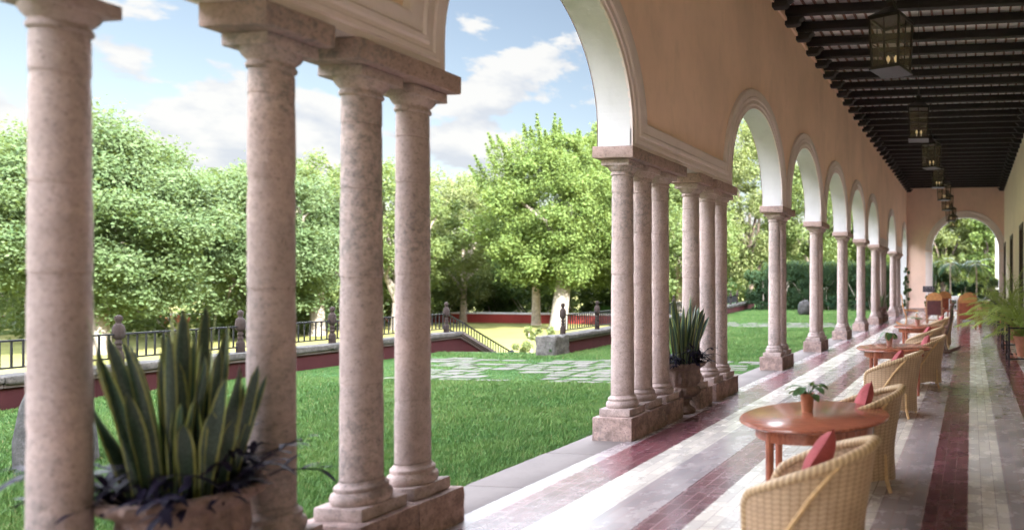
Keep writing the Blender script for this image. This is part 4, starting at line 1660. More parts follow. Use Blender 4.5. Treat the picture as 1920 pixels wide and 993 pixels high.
def snake_plant(loc, seed, label, n=46, hmax=1.0, spread=.62):
    r = random.Random(seed)
    t = thing('snake_plant', label, 'plant', loc, 0, 'variegated snake plants in the urns')
    m = MB()
    for k in range(n):
        a = r.uniform(0, 2 * PI)
        q_ = math.sqrt(r.random())
        bx, by = math.cos(a) * q_ * .20, math.sin(a) * q_ * .20
        H_ = hmax * r.uniform(.5, 1.0) * (1.06 - .3 * q_)
        if k < 3:
            H_ = hmax * r.uniform(.95, 1.05)
        tilt = spread * q_ * r.uniform(.5, 1.15) + r.uniform(-.05, .08)
        dx, dy = math.cos(a + r.uniform(-.5, .5)), math.sin(a + r.uniform(-.5, .5))
        w = r.uniform(.017, .039)
        fa = r.uniform(0, 2 * PI)
        tw = r.uniform(-2.6, 2.6)
        N = 12
        vs, fs, uu = [], [], []
        for i in range(N + 1):
            u = i / N
            px_ = bx + dx * H_ * (tilt * u ** 1.5) * .75
            py_ = by + dy * H_ * (tilt * u ** 1.5) * .75
            pz = H_ * (u - .12 * tilt * u * u)
            ww = w * (.55 + 1.1 * u - .6 * u * u) if u < .72 else w * max(0.02, (1.035) * math.sqrt(max(0, 1 - ((u - .60) / .40) ** 2)))
            an = fa + tw * u
            c_, s_ = math.cos(an), math.sin(an)
            nx_, ny_ = -s_, c_
            for j, off in enumerate((-1, -.5, 0, .5, 1)):
                cup = .28 * ww * (off * off)
                vs.append((px_ + c_ * ww * off + nx_ * cup, py_ + s_ * ww * off + ny_ * cup, pz))
        for i in range(N):
            for j in range(4):
                a_ = i * 5 + j
                fs.append((a_, a_ + 1, a_ + 6, a_ + 5))
                u0, u1, v0, v1 = j / 4, (j + 1) / 4, i / N, (i + 1) / N
                uu.append([(u0, v0 + k), (u1, v0 + k), (u1, v1 + k), (u0, v1 + k)])
        m.add(vs, fs, uu)
    m.build('leaves', M['snake'], t, smooth=True)
    return t


def blade(m, p0, d, L, w, droop, N=6, side=None, fold=.15):
    """arching strap leaf"""
    p = Vector(p0)
    d = Vector(d).normalized()
    vs, fs = [], []
    for i in range(N + 1):
        u = i / N
        sd = d.cross(Vector((0, 0, 1)))
        if sd.length < .05:
            sd = Vector((1, 0, 0))
        sd.normalize()
        if side is not None:
            sd = (sd + side).normalized()
        ww = w * math.sin(PI * min(1, .08 + u * .92)) ** .7 if u < 1 else .001
        up_ = sd.cross(d).normalized()
        vs += [p - sd * ww + up_ * ww * fold, p, p + sd * ww + up_ * ww * fold]
        d = (d + Vector((0, 0, -droop / N))).normalized()
        p = p + d * (L / N)
    for i in range(N):
        a = i * 3
        fs += [(a, a + 1, a + 4, a + 3), (a + 1, a + 2, a + 5, a + 4)]
    m.add(vs, fs)


def spiderwort(loc, seed, label, n=70, rad=.27, out=.30, parent=None):
    r = random.Random(seed)
    t = thing('purple_spiderwort', label, 'plant', loc, 0, 'purple trailing plants at the urn rims')
    m = MB()
    st = MB()
    for k in range(n):
        a = r.uniform(0, 2 * PI)
        q_ = r.uniform(.3, 1)
        p = Vector((math.cos(a) * rad * q_, math.sin(a) * rad * q_, .0))
        L = out * r.uniform(.2, 1) if q_ > .7 else .1
        e = p + Vector((math.cos(a) * L, math.sin(a) * L, r.uniform(.02, .26)))
        mid = p.lerp(e, .5) + Vector((0, 0, .05))
        st.tube([p, mid, e], .005, 5)
        for j in range(7):
            s0 = (p.lerp(mid, .5), mid, mid.lerp(e, .5), e)[min(3, j // 2 + 1 - (j == 0))]
            dd = Vector((math.cos(a) + r.uniform(-1.2, 1.2), math.sin(a) + r.uniform(-1.2, 1.2), r.uniform(-.1, .9)))
            blade(m, s0, dd, r.uniform(.09, .17), .015, .8, 4)
    m.build('leaves', M['purple'], t, smooth=True)
    st.build('stems', M['purple'], t)
    return t


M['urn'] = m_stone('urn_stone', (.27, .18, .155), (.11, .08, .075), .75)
urn((-4.10, 3.04, .05), .98, 'big blurred urn between the leftmost column and the single near column', 'urn')
snake_plant((-4.10, 3.04, .67), 4, 'big blurred snake plant in the nearest urn at lower left', 66, 1.10, .27)
spiderwort((-4.10, 3.04, .71), 5, 'dark purple spiderwort spilling over the nearest urn', 60, .24, .34)
urn((-4.05, 9.0, .0), .97, 'carved urn with fluted bowl standing inside the six-column cluster', 'urn')
snake_plant((-4.05, 9.0, .67), 8, 'sharp snake plant in the carved urn inside the six-column cluster', 60, .98, .42)
spiderwort((-4.05, 9.0, .68), 9, 'dark spiderwort at the foot of the snake plant in the six-column cluster', 50, .27, .22)
urn((-4.05, 29.75, .0), .97, 'small distant urn between the columns of the far six-column cluster', 'urn')
snake_plant((-4.05, 29.75, .67), 18, 'distant snake plant in the urn of the far six-column cluster', 30, .8, .5)


# ------------------------------------------------------------------ tables
def round_table(loc, label, rz=0, r0=.61):
    t = thing('round_table', label, 'table', loc, rz, 'round polished wooden tables')
    m = MB()
    m.lathe([(.02, .722), (r0 - .06, .722), (r0 - .03, .724), (r0 - .02, .732), (r0 - .004, .738), (r0, .747), (r0 - .004, .757), (r0 - .015, .762), (.02, .762)], 72)
    m.build('tabletop', M['lacquer'], t, smooth=True)
    m = MB()
    m.lathe([(r0 - .14, .62), (r0 - .125, .62), (r0 - .125, .722), (r0 - .14, .722)], 72, cap=False)
    m.build('apron', M['lacquer'], t, smooth=True)
    for k in range(4):
        a = PI / 4 + k * PI / 2
        x, y = math.cos(a) * (r0 - .14), math.sin(a) * (r0 - .14)
        m = MB()
        m.lathe([(.024, 0), (.026, .02), (.034, .6), (.036, .72)], 8, (x, y, 0))
        m.build('leg', M['lacquer'], t, smooth=True)
    m = MB()
    for k in range(2):
        a = PI / 4 + k * PI / 2
        x, y = math.cos(a) * (r0 - .14), math.sin(a) * (r0 - .14)
        m.bar((-x, -y, .2 + .031 * k), (x, y, .2 + .031 * k), .04, .03)
    m.build('stretcher', M['lacquer'], t)
    return t


round_table((-1.27, 5.36, 0), 'nearest round table, largest in view, with glossy red-brown top', .18)
round_table((-1.27, 11.0, 0), 'second round table from the camera, behind two wicker chairs', .25, .63)
round_table((-1.27, 16.3, 0), 'third and farthest round table, just before the rocking chairs', .2, .63)


def potted(loc, label, seed, kind):
    t = thing('flower_pot', 'small ' + ['terracotta', 'pale pink', 'pale'][kind] + ' pot ' + label, 'pot', loc, 0, 'small pots on the round tables')
    m = MB()
    m.lathe([(.045, 0), (.058, .13), (.062, .135), (.062, .155), (.055, .155), (.05, .12), (.01, .12)], 24)
    m.build('pot', M[['terracotta', 'pink_pot', 'pink_pot'][kind]], t, smooth=True)
    r = random.Random(seed)
    p = thing('pot_plant', ['leafy green bromeliad in the pot', 'drooping dark-leaved plant in the pot', 'fern-like leaf and white flower in the pot'][kind] + ' ' + label, 'plant', (loc[0], loc[1], loc[2] + .12), 0, 'plants in the table pots')
    m = MB()
    st = MB()
    n = (13, 11, 8)[kind]
    for k in range(n):
        a = 2 * PI * k / n + r.uniform(-.3, .3)
        el = r.uniform(.35, 1.4)
        d = Vector((math.cos(a), math.sin(a), el))
        Ls = r.uniform(.07, .15) if kind != 2 else r.uniform(.05, .16)
        e = d.normalized() * Ls
        st.tube([(0, 0, -.02), e * .5 + Vector((0, 0, .01)), e], .0035, 5)
        if kind < 2:
            blade(m, e, Vector((math.cos(a), math.sin(a), .25 if kind == 0 else -.15)), r.uniform(.10, .16), r.uniform(.030, .044), 1.0 if kind == 0 else 1.4, 6, fold=.25)
        else:
            for j in range(-4, 5):
                aa = a + j * .26
                blade(m, e, Vector((math.cos(aa), math.sin(aa), .2)), .11 - .006 * abs(j), .009, .7, 4)
    m.build('leaves', M['potleaf'], p, smooth=True)
    st.build('stems', M['potleaf'], p)
    if kind == 2:
        f = MB()
        for k in range(9):
            a = k * 2.4
            f.lathe([(.002, -.02), (.02, 0), (.012, .018)], 8, (.02 * math.cos(a) - .01, .02 * math.sin(a), .19 + .008 * (k % 3)))
        f.build('flower', M['petal'], p, smooth=True)


potted((-1.36, 5.45, .763), 'on the nearest round table', 1, 0)
potted((-1.38, 11.25, .763), 'on the second round table', 2, 1)
potted((-1.30, 16.2, .763), 'on the farthest round table', 3, 2)


# ------------------------------------------------------------------ wicker chairs (front is local -X)
def wicker_chair(label):
    t = thing('wicker_chair', label, 'chair', (0, 0, 0), 0, 'wicker tub chairs round the tables')
    phis = np.linspace(-R(128), R(128), 57)    # 0 = back (+X)

    def radius(phi, z):
        flare = 1 + .10 * (max(0, z - .35)) + .10 * max(0, (.30 - z))
        return (.335 + .03 * math.cos(phi)) * flare

    def rimz(phi):
        u = abs(phi) / R(128)
        z = .895 - .275 * min(1, (u * 1.04)) ** 1.35
        if u > .93:
            z -= ((u - .93) / .07) ** 2 * .07
        return z

    def pt(phi, z, off=0):
        rr = radius(phi, z) + off
        lean = .10 * max(0, z - .4) * max(0, math.cos(phi))
        return (rr * math.cos(phi) * 1.02 + lean + .02, rr * math.sin(phi) * .98, z)
    for off, nm in ((.010, 'woven_shell'), (-.012, 'woven_lining')):
        m = MB()
        vs, fs, uu = [], [], []
        NZ = 16
        z0 = .075 if off > 0 else .40
        for i, ph in enumerate(phis):
            zr = rimz(ph)
            for j in range(NZ + 1):
                zb = z0 + (.05 * (1 - math.cos(ph * 3)) if off > 0 else 0) * .5
                z = zb + (zr - zb) * j / NZ
                vs.append(pt(ph, z, off))
        for i in range(len(phis) - 1):
            for j in range(NZ):
                a = i * (NZ + 1) + j
                fs.append((a, a + NZ + 1, a + NZ + 2, a + 1))
                uv_ = []
                for (ii, jj) in ((i, j), (i + 1, j), (i + 1, j + 1), (i, j + 1)):
                    uv_.append((phis[ii] * .35, vs[ii * (NZ + 1) + jj][2]))
                uu.append(uv_)
        m.add(vs, fs if off > 0 else [f[::-1] for f in fs], uu if off > 0 else [u[::-1] for u in uu])
        m.build(nm, M['wicker'], t, smooth=True)
    rim = []
    for ph in phis:
        rim.append(pt(ph, rimz(ph) + .005))
    # run the rim down the arm fronts
    for s, lst in ((-1, 'pre'), (1, 'post')):
        ph = s * R(128)
        zz = [.52, .38, .24, .10]
        ex = [pt(ph, z) for z in zz]
        if lst == 'post':
            rim = rim + ex
        else:
            rim = ex[::-1] + rim
    rad = [.024] * 4 + [.024 + .010 * math.cos(ph * .7) for ph in phis] + [.024] * 4
    m = MB()
    m.tube(rim, rad, 10, uvs=True)
    m.build('braided_rim', M['rim'], t, smooth=True)
    # seat deck and front panel
    m = MB()
    ring = [pt(ph, .40, -.01) for ph in phis]
    n = len(ring)
    m.add([(0, 0, .41)] + ring, [(0, i + 1, i + 2) for i in range(n - 1)] + [(0, n, 1)], [[(0, 0), (ring[i][0], ring[i][1]), (ring[i + 1][0], ring[i + 1][1])] for i in range(n - 1)] + [[(0, 0)] * 3])
    a, b = ring[-1], ring[0]
    m.add([(a[0], a[1], .41), (b[0], b[1], .41), (b[0] + .01, b[1], .12), (a[0] + .01, a[1], .12)], [(0, 1, 2, 3)], [[(0, .4), (.5, .4), (.5, .1), (0, .1)]])
    m.build('seat', M['wicker'], t)
    for ph in (R(62), -R(62)):
        m = MB()
        p0 = pt(ph * .75, rimz(ph * .75) - .01, .022)
        p1 = pt(ph * 1.35, .42, .026)
        p2 = pt(ph * 1.5, .05, .03)
        m.tube([p0, pt(ph * 1.05, .64, .026), p1, p2], .015, 8)
        m.build('cane_strut', M['cane'], t, smooth=True)
    for ph in (R(38), -R(38), R(128), -R(128)):
        m = MB()
        m.tube([pt(ph, .34), pt(ph, .12, .01), pt(ph, .0, .045)], [.018, .018, .016], 8)
        m.build('leg', M['cane'], t, smooth=True)
    m = MB()
    m.lathe([(.0, .412), (.25, .412), (.28, .43), (.28, .46), (.25, .482), (.0, .488)], 28, (-.0, 0, 0), cap=False)
    m.build('seat_cushion', M['seat_cloth'], t, smooth=True)
    return t


def pillow(loc, rz, label, tilt=.4, w=.33, hgt=.33):
    m = MB()
    n = 12
    vs, fs = [], []
    for s in (1, -1):
        for i in range(n + 1):
            for j in range(n + 1):
                u, v = i / n * 2 - 1, j / n * 2 - 1
                k = (1 - u ** 4) * (1 - v ** 4)
                pin = 1 - .10 * (1 - abs(u * v)) * max(abs(u), abs(v)) ** 2
                vs.append((s * .07 * k ** .6 + .0, u * w / 2 * pin, v * hgt / 2 * pin))
    for s in range(2):
        for i in range(n):
            for j in range(n):
                a = s * (n + 1) ** 2 + i * (n + 1) + j
                q_ = (a, a + n + 1, a + n + 2, a + 1)
                fs.append(q_ if s == 0 else q_[::-1])
    ca, sa = math.cos(tilt), math.sin(tilt)
    # rotate a quarter turn in its plane a little, then lean back
    vv = []
    for x, y, z in vs:
        c2, s2 = math.cos(.55), math.sin(.55)
        y, z = y * c2 - z * s2, y * s2 + z * c2
        vv.append((x * ca + z * sa, y, -x * sa + z * ca))
    m.add(vv, fs)
    o = m.build('red_pillow', M['cushion'], None, smooth=True)
    o.location = loc
    o.rotation_euler = (0, 0, rz)
    return tag(o, label, 'pillow', 'red pillows on the wicker chairs')


wc0 = wicker_chair('wicker tub chair nearest the camera, cut by the bottom edge, before the first table')
chairs = [((-1.10, 4.02), -.06, None),
          ((-1.14, 5.95), .2, 'wicker tub chair tucked in right behind the nearest round table'),
          ((-1.2, 9.2), -.12, 'wicker tub chair standing clear in front of the second round table'),
          ((-.98, 11.75), .15, 'wicker tub chair tucked in at the right of the second round table'),
          ((-1.12, 14.1), -.1, 'wicker tub chair in front of the third round table'),
          ((-1.02, 18.7), .0, 'wicker tub chair half hidden behind the third round table')]
for i, ((x, y), rz, l) in enumerate(chairs):
    if i == 0:
        wc0.location = (x, y, 0)
        wc0.rotation_euler = (0, 0, rz)
        o = wc0
        o.scale = (1.13, 1.0, .98)
    else:
        o = dup(wc0, (x, y, 0), rz, l)
    c_, s_ = math.cos(rz), math.sin(rz)
    pw = ['in the nearest wicker chair', 'in the chair tucked behind the nearest table', 'in the chair before the second table', 'in the chair at the right of the second table', 'in the chair before the third table', 'in the chair behind the third table'][i]
    dx, dy = .16, .02
    pillow((x + c_ * dx - s_ * dy, y + s_ * dx + c_ * dy, .70 + (.03 if i < 2 else 0)), rz, 'dark red pillow ' + pw)


# ------------------------------------------------------------------ rocking chairs
def rocking_chair(name, loc, rz, label, wood, seatm):
    """faces local -X"""
    t = thing(name, label, 'rocking chair', loc, rz, 'wooden rocking chairs')
    for s in (-1, 1):
        y = s * .27
        m = MB()
        m.tube([(-.42, y, .09), (-.2, y, .035), (.05, y, .022), (.3, y, .045), (.5, y, .12), (.58, y, .17)], .022, 8, flat=.8)
        m.build('rocker', M[wood], t, smooth=True)
        m = MB()
        m.tube([(.20, y, .04), (.15, y, .25), (.17, y, .45), (.27, y, .70), (.33, y, .95), (.33, y, 1.12), (.38, y, 1.30)], [.022, .026, .028, .026, .025, .024, .018], 8)
        m.build('back_post', M[wood], t, smooth=True)
        m = MB()
        m.tube([(-.26, y, .05), (-.27, y, .40), (-.24, y, .62)], .020, 8)
        m.build('front_leg', M[wood], t, smooth=True)
        m = MB()
        m.tube([(.26, y, .68), (.05, y * 1.05, .65), (-.2, y * 1.1, .64), (-.33, y * 1.12, .62)], .022, 8, flat=1.3)
        m.build('armrest', M[wood], t, smooth=True)
    m = MB()
    for x, z in ((-.27, .40), (.15, .38)):
        m = MB()
        m.bar((x, -.27, z), (x, .27, z), .035, .04)
        m.build('seat_rail', M[wood], t)
    for x, z in ((.1, .14), (-.2, .16)):
        m = MB()
        m.bar((x, -.27, z), (x, .27, z), .022)
        m.build('stretcher', M[wood], t)
    m = MB()
    m.add([(-.27, -.25, .425), (.15, -.25, .40), (.15, .25, .40), (-.27, .25, .425), (-.27, -.25, .405), (.15, -.25, .38), (.15, .25, .38), (-.27, .25, .405)], [(0, 1, 2, 3), (7, 6, 5, 4), (0, 4, 5, 1), (2, 6, 7, 3), (0, 3, 7, 4), (1, 5, 6, 2)])
    m.build('seat', M[seatm], t)
    m = MB()
    pts = [(.17, .47), (.27, .70), (.32, .95), (.33, 1.12)]
    vs = [(x, y, z) for x, z in pts for y in (-.25, .25)] + [(x + .02, y, z) for x, z in pts for y in (-.25, .25)]
    fs = [(i * 2, i * 2 + 1, i * 2 + 3, i * 2 + 2) for i in range(3)] + [(8 + i * 2, 8 + i * 2 + 2, 8 + i * 2 + 3, 8 + i * 2 + 1) for i in range(3)]
    m.add(vs, fs)
    m.build('backrest', M[seatm], t)
    m = MB()
    m.bar((.345, -.27, 1.17), (.345, .27, 1.17), .03, .11)
    m.build('crest_rail', M[wood], t, bevel=.01)
    return t


rocking_chair('rocking_chair', (-.84, 17.3, 0), -.05, 'dark rocking chair with black seat seen side-on behind the third round table', 'darkrock', 'blackseat')
rocking_chair('rocking_chair', (-2.5, 27.4, 0), PI + .1, 'light wood rocking chair facing right beside the far columns', 'archwood', 'rockwood')


# ------------------------------------------------------------------ leather armchairs (face local +Y)
def armchair(name, loc, rz, label, leather):
    t = thing(name, label, 'armchair', loc, rz, 'arched-back wooden armchairs')
    W = .33
    for s in (-1, 1):
        m = MB()
        m.bar((s * W, -.30, 0), (s * W, -.36, 1.08), .055, .06)
        m.build('back_post', M['rockwood'], t, bevel=.008)
        m = MB()
        m.bar((s * (W + .02), .30, 0), (s * (W + .02), .30, .62), .06, .06)
        m.build('front_leg', M['redwood'], t, bevel=.008)
        m = MB()
        m.bar((s * (W + .02), -.36, .64), (s * (W + .02), .36, .66), .09, .035)
        m.build('armrest', M['rockwood'], t, bevel=.01)
        m = MB()
        m.bar((s * W, -.30, .2), (s * W, .3, .2), .035)
        m.build('side_stretcher', M['rockwood'], t)
    m = MB()
    n = 20
    o_ = [(-W - .02, 1.02), (W + .02, 1.02)] + [((W + .02) * math.cos(PI * i / n), 1.08 + .28 * math.sin(PI * i / n)) for i in range(n + 1)]
    k = len(o_)
    vs = [(x, -.375 + d, z) for d in (0, .05) for x, z in o_]
    m.add(vs, [tuple(range(k)), tuple(range(2 * k - 1, k - 1, -1))] + [(i, k + i, k + (i + 1) % k, (i + 1) % k) for i in range(k)])
    m.build('arched_crest', M['archwood'], t)
    m = MB()
    m.add([(-W + .03, -.35, .42), (W - .03, -.35, .42), (W - .03, -.372, 1.02), (-W + .03, -.372, 1.02), (-W + .03, -.30, .42), (W - .03, -.30, .42), (W - .03, -.33, 1.02), (-W + .03, -.33, 1.02)], [(0, 1, 2, 3), (7, 6, 5, 4), (0, 4, 5, 1), (2, 6, 7, 3), (0, 3, 7, 4), (1, 5, 6, 2)])
    m.build('back_panel', M[leather], t, bevel=.012)
    m = MB()
    m.box(-W + .03, W - .03, -.29, .33, .38, .45)
    m.build('seat', M[leather], t, bevel=.02)
    m = MB()
    m.bar((-W, -.31, .17), (W, -.31, .17), .035, .045)
    m.build('rear_stretcher', M['rockwood'], t)
    return t


armchair('armchair', (-.17, 25.9, 0), .02, 'armchair with red-brown leather back and arched crest, nearest of the four', 'leather2')
armchair('armchair', (-1.58, 29.2, 0), -.03, 'armchair with very dark leather back, left of the nearest leather armchair', 'leather')
armchair('armchair', (-.12, 29.5, 0), PI - .1, 'armchair facing the viewer behind the red-brown leather one', 'leather2')
armchair('armchair', (-1.25, 32.3, 0), PI + .15, 'armchair facing the viewer behind the dark leather one', 'leather2')
# low bench / side block
t = thing('side_bench', 'red wooden side bench with turned end beside the red-brown leather armchair', 'bench', (.36, 27.5, 0))
m = MB()
m.box(-.12, .12, -.5, .5, .62, .68)
m.build('top', M['redwood'], t, bevel=.01)
for y_ in (-.44, .44):
    m = MB()
    m.lathe([(.07, 0), (.07, .22), (.05, .26), (.065, .34), (.05, .42), (.07, .47), (.07, .62)], 12, (0, y_, 0))
    m.build('leg', M['redwood'], t, smooth=True)
m = MB()
m.box(-.1, .1, -.42, .42, .1, .5)
m.build('side_panel', M['redwood'], t)
# lantern on a small table between the armchairs
t = thing('side_table', 'small low wooden side table between the armchairs', 'table', (-.82, 30.4, 0))
m = MB()
m.box(-.28, .28, -.28, .28, .5, .54)
m.build('top', M['redwood'], t, bevel=.01)
for sx_ in (-1, 1):
    for sy_ in (-1, 1):
        m = MB()
        m.box(sx_ * .23 - .025, sx_ * .23 + .025, sy_ * .23 - .025, sy_ * .23 + .025, 0, .5)
        m.build('leg', M['redwood'], t)
t = thing('candle_lantern', 'white framed candle lantern on the low side table', 'lantern', (-.82, 30.4, .54))
m = MB()
w = .17
for sx_ in (-1, 1):
    for sy_ in (-1, 1):
        m.box(sx_ * w - .015, sx_ * w + .015, sy_ * w - .015, sy_ * w + .015, 0, .5)
for z in (.01, .25, .5):
    for s in (-1, 1):
        m.bar((-w, s * w, z), (w, s * w, z), .022)
        m.bar((s * w, -w, z), (s * w, w, z), .022)
m.build('frame', M['cloth'], t)
m = MB()
m.lathe([(.05, .02), (.05, .2)], 12)
m.build('candle', M['cloth'], t)

# ------------------------------------------------------------------ sign, buffet table, far furniture
t = thing('menu_sign', 'dark sign board with two pale text lines on a thin stand by the end arch', 'sign', (-2.32, 36.6, 0), .0)
m = MB()
m.box(-.32, .32, -.015, .015, 1.26, 1.58)
m.build('board', M['signboard'], t, bevel=.006)
m = MB()
r = random.Random(21)
for z, h_, groups in ((1.455, .07, ((-.29, -.03), (.01, .28))), (1.35, .035, ((-.26, -.05), (-.02, .06), (.09, .27)))):
    for a, b in groups:
        x = a
        while x < b - .02:
            w_ = r.uniform(.022, .038)
            k = r.randrange(4)
            if k != 3:
                m.box(x, x + .009, -.019, -.0155, z, z + h_)
            if k in (0, 3):
                m.box(x + .0095, x + w_ - .006, -.0188, -.0155, z + h_ - .012, z + h_)
            if k in (1, 0):
                m.box(x + .0095, x + w_ - .006, -.0188, -.0155, z + h_ * .45, z + h_ * .45 + .011)
            if k in (2, 3):
                m.box(x + .0095, x + w_ - .006, -.0188, -.0155, z, z + .011)
            x += w_ + .006
m.build('lettering', M['signtext'], t)
m = MB()
m.bar((0, .02, 0), (0, .02, 1.4), .03)
m.bar((-.2, .02, .02), (.2, .02, .02), .05, .03)
m.bar((0, -.18, .021), (0, .22, .021), .05, .03)
m.build('stand', M['iron'], t)

t = thing('buffet_table', 'long table with white cloth just beyond the end arch', 'table', (-1.2, 44.6, 0))
m = MB()
m.box(-1.5, 1.3, -.45, .45, .78, .83)
m.build('tabletop', M['redwood'], t)
for x in (-1.4, 1.2):
    for y_ in (-.38, .38):
        m = MB()
        m.box(x - .03, x + .03, y_ - .03, y_ + .03, 0, .78)
        m.build('leg', M['redwood'], t)
m = MB()
m.box(-1.53, 1.33, -.48, .48, .832, .85)
m.box(-1.535, 1.335, -.49, -.48, .55, .85)
tag(m.build('tablecloth', M['cloth'], None, loc=(-1.2, 44.6, 0)), 'white cloth covering the long table beyond the end arch', 'tablecloth')


def dining_chair(loc, rz, label, mat='darkrock'):
    t = thing('dining_chair', label, 'chair', loc, rz, 'dark chairs beyond the end arch')
    m = MB()
    m.box(-.22, .22, -.22, .22, .43, .47)
    m.build('seat', M[mat], t)
    m = MB()
    m.box(-.22, .22, -.24, -.205, .55, .95)
    m.build('backrest', M[mat], t, bevel=.01)
    for sx_ in (-1, 1):
        for sy_ in (-1, 1):
            m = MB()
            m.box(sx_ * .2 - .02, sx_ * .2 + .02, sy_ * .2 - .02, sy_ * .2 + .02, 0, .43 if sy_ > 0 else .95)
            m.build('leg', M[mat], t)
    return t


dining_chair((-.55, 42.9, 0), 0, 'dark chair in front of the white-clothed table, left of centre')
dining_chair((.15, 43.1, 0), .1, 'dark chair in front of the white-clothed table, right of centre')
t = thing('dark_table', 'dark long table inside the end arch behind the armchairs', 'table', (-.75, 39.0, 0))
m = MB()
m.box(-.9, .9, -.4, .4, .72, .77)
m.build('tabletop', M['blackseat'], t)
for x in (-.8, .8):
    for y_ in (-.33, .33):
        m = MB()
        m.box(x - .03, x + .03, y_ - .03, y_ + .03, 0, .72)
        m.build('leg', M['blackseat'], t)


# ------------------------------------------------------------------ palms
def frond(m, p0, az, el, L, droop, nl=22, wl=.30, lw=.012, seed=0, stem=None):
    r = random.Random(seed)
    p = Vector(p0)
    d = Vector((math.cos(az) * math.cos(el), math.sin(az) * math.cos(el), math.sin(el)))
    pts = [p.copy()]
    N = nl
    dirs = [d.copy()]
    for i in range(N):
        d = (d + Vector((0, 0, -droop / N))).normalized()
        p = p + d * (L / N)
        pts.append(p.copy())
        dirs.append(d.copy())
    stem.tube(pts[::2], [.010 * (1 - .8 * i / len(pts[::2])) + .002 for i in range(len(pts[::2]))], 5)
    for i in range(4, N + 1):
        u = i / N
        sd = dirs[i].cross(Vector((0, 0, 1))).normalized()
        ll = wl * math.sin(PI * (.12 + .80 * u)) * r.uniform(.85, 1.1)
        for s in (-1, 1):
            dd = (dirs[i] * .75 + sd * s + Vector((0, 0, .25))).normalized()
            blade(m, pts[i], dd, ll, lw, .9, 4, fold=.1)


def palm(name, loc, label, n=14, L=1.2, h=.2, leaf='palm', seed=0, trunk=False, group='potted palms along the house wall', wl=.32, lw=.013, nl=22, elr=(.5, 1.35), cat='palm'):
    r = random.Random(seed)
    t = thing(name, label, cat, loc, 0, group)
    m, st = MB(), MB()
    for k in range(n):
        az = 2 * PI * k / n + r.uniform(-.3, .3)
        el = r.uniform(*elr)
        frond(m, (0, 0, h), az, el, L * r.uniform(.7, 1.1), r.uniform(1.1, 2.0), nl, wl, lw, seed * 50 + k, st)
    if trunk:
        st.tube([(0, 0, 0), (.03, .02, h * .5), (0, 0, h)], [.07, .05, .05], 10)
    m.build('leaves', M[leaf], t)
    st.build('stalks', M['bark' if trunk else leaf], t, smooth=True)
    return t


def big_pot(loc, label, r0=.22, h=.42, mat='terracotta', group='terracotta pots along the house wall'):
    t = thing('terracotta_pot', label, 'pot', loc, 0, group)
    m = MB()
    m.lathe([(r0 * .62, 0), (r0 * .92, h * .85), (r0, h * .86), (r0 * 1.03, h), (r0 * .93, h), (r0 * .9, h * .9), (.01, h * .88)], 28)
    m.build('pot', M[mat], t, smooth=True)
    s = MB()
    s.lathe([(.0, h * .9), (r0 * .88, h * .9)], 20, cap=False)
    s.build('soil', M['soil'], t)
    return t


GSP = 'dark plant stands along the house wall'


def stand(loc, label, w=.7, d=1.0, h=.85):
    t = thing('plant_stand', label, 'plant stand', loc, 0, GSP)
    for x in (0, w):
        for y in (0, d):
            m = MB()
            m.box(x - .022, x + .022, y - .022, y + .022, 0, h)
            m.build('leg', M['iron'], t)
    m = MB()
    for z in (.14, h - .03):
        m = MB()
        for y in (0, d):
            m.bar((.022, y, z), (w - .022, y, z), .03, .035)
        for x in (0, w):
            m.bar((x, .022, z), (x, d - .022, z), .03, .035)
        m.build('rail_frame', M['iron'], t)
    m = MB()
    for k in range(6):
        x = .04 + (w - .08) * k / 5
        m.bar((x, .01, .165), (x, d - .01, .165), .05, .012)
    m.build('shelf', M['redwood'], t)
    for y in (.12, .24):
        m = MB()
        m.box(-.01, .01, d * 0 + y - .01, y + .01, .16, h - .04)
        m.build('bar', M['iron'], t)
    return t


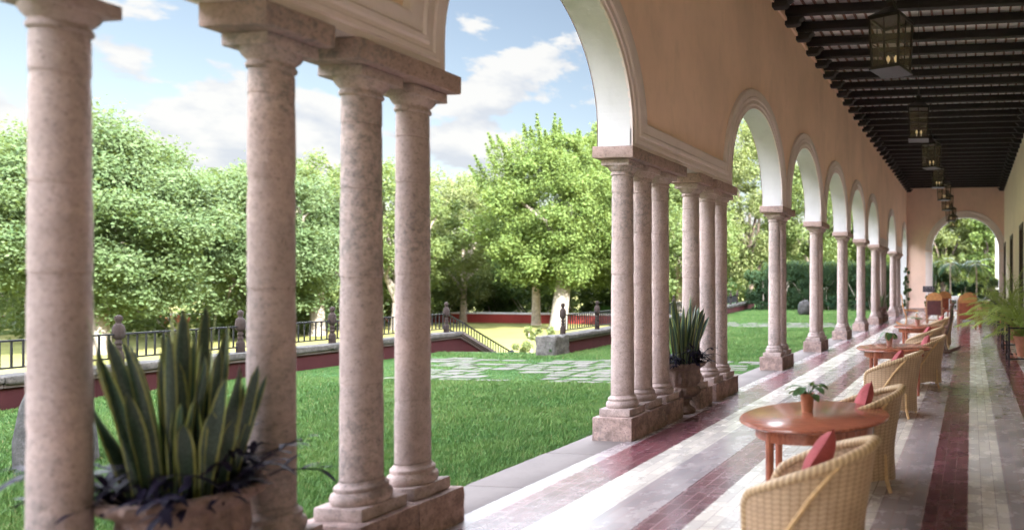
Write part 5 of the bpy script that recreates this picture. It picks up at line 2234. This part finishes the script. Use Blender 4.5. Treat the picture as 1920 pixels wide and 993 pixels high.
sp = [(.83, 14.9), (.86, 18.2), (.9, 22.0), (.93, 26.6), (.95, 30.6), (.98, 34.4)]
nm = ['nearest plant stand at the right picture edge', 'second plant stand from the right edge', 'third plant stand along the house wall', 'fourth plant stand along the house wall', 'fifth plant stand, beyond the armchairs', 'farthest plant stand by the end wall']
for k, ((x, y), l) in enumerate(zip(sp, nm)):
    stand((x, y, 0), l)
    big_pot((x + .34, y + .28, .172), f'terracotta pot standing on the {l.split(" ", 1)[0]} plant stand, near side', .23, .46)
    big_pot((x + .36, y + .76, .172), f'terracotta pot standing on the {l.split(" ", 1)[0]} plant stand, far side', .2, .4)
    palm('areca_palm', (x + .34, y + .28, .6), f'areca palm with arching bright fronds in the near pot of the {l.split(" ", 1)[0]} plant stand', 22 if k < 3 else 12, 1.75, .0, 'palm', 60 + k, wl=.36, elr=(.7, 1.45))
    if k < 4:
        palm('areca_palm', (x + .36, y + .76, .55), f'darker low palm in the far pot of the {l.split(" ", 1)[0]} plant stand', 9, .9, .0, 'palm', 80 + k, wl=.26, nl=16)
big_pot((.66, 37.2, 0), 'big floor pot standing before the right pilaster of the end arch', .42, .72)
palm('leafy_plant', (.66, 37.2, .62), 'dark bushy plant in the big floor pot', 16, .7, .0, 'palmdark', 99, group=None, wl=.3, lw=.03, nl=12, cat='plant')
# slender palms beyond the end arch
GP2 = 'slender palms beyond the end arch'
palm('slender_palm', (-1.45, 46.2, 0), 'slender dark palm left of centre beyond the end arch', 18, 1.5, 3.0, 'palmdark', 110, True, GP2, .5, .03, 14, (-.1, .9))
palm('slender_palm', (.35, 46.6, 0), 'slender dark palm right of centre beyond the end arch', 18, 1.4, 2.9, 'palmdark', 111, True, GP2, .5, .03, 14, (-.1, .9))
for k, (x, y, h_, l) in enumerate([(-2.6, 47.5, 3.6, 'left'), (-.6, 49.0, 2.2, 'middle'), (1.2, 48.4, 2.6, 'right'), (-3.8, 50.0, 4.6, 'far left')]):
    shrub('garden_shrub', f'dark leafy garden shrub at the {l} of the view through the end arch', x, y, 1.2, .9, -.05, h_, 'palmdark' if k % 2 else 'hedge', .22, 22, 150, 400 + k, 'shrubs beyond the end arch')
# creeper in the corner by the end wall
shrub('corner_plant', 'dark climbing plant between the farthest columns and the end wall', -3.75, 38.9, .28, .7, 0, 3.1, 'palmdark', .16, 26, 80, 500, None, 'plant')
shrub('corner_plant', 'dark leafy plant climbing the left pilaster of the end arch', -2.4, 41.9, .3, .25, 0, 3.4, 'palmdark', .15, 22, 70, 501, None, 'plant')
big_pot((-2.45, 37.9, 0), 'small pot behind the menu sign', .2, .35, group=None)
shrub('pot_shrub', 'greyish green shrub in the pot behind the menu sign', -2.45, 37.9, .3, .3, .3, 1.15, 'hedge', .12, 10, 70, 502, None, 'plant')
# ivy on the corner block
shrub('ivy', 'small bright ivy clinging to the grey corner block', -10.95, 16.42, .12, .09, -.05, .36, 'potleaf', .06, 9, 26, 503, None, 'plant', False)
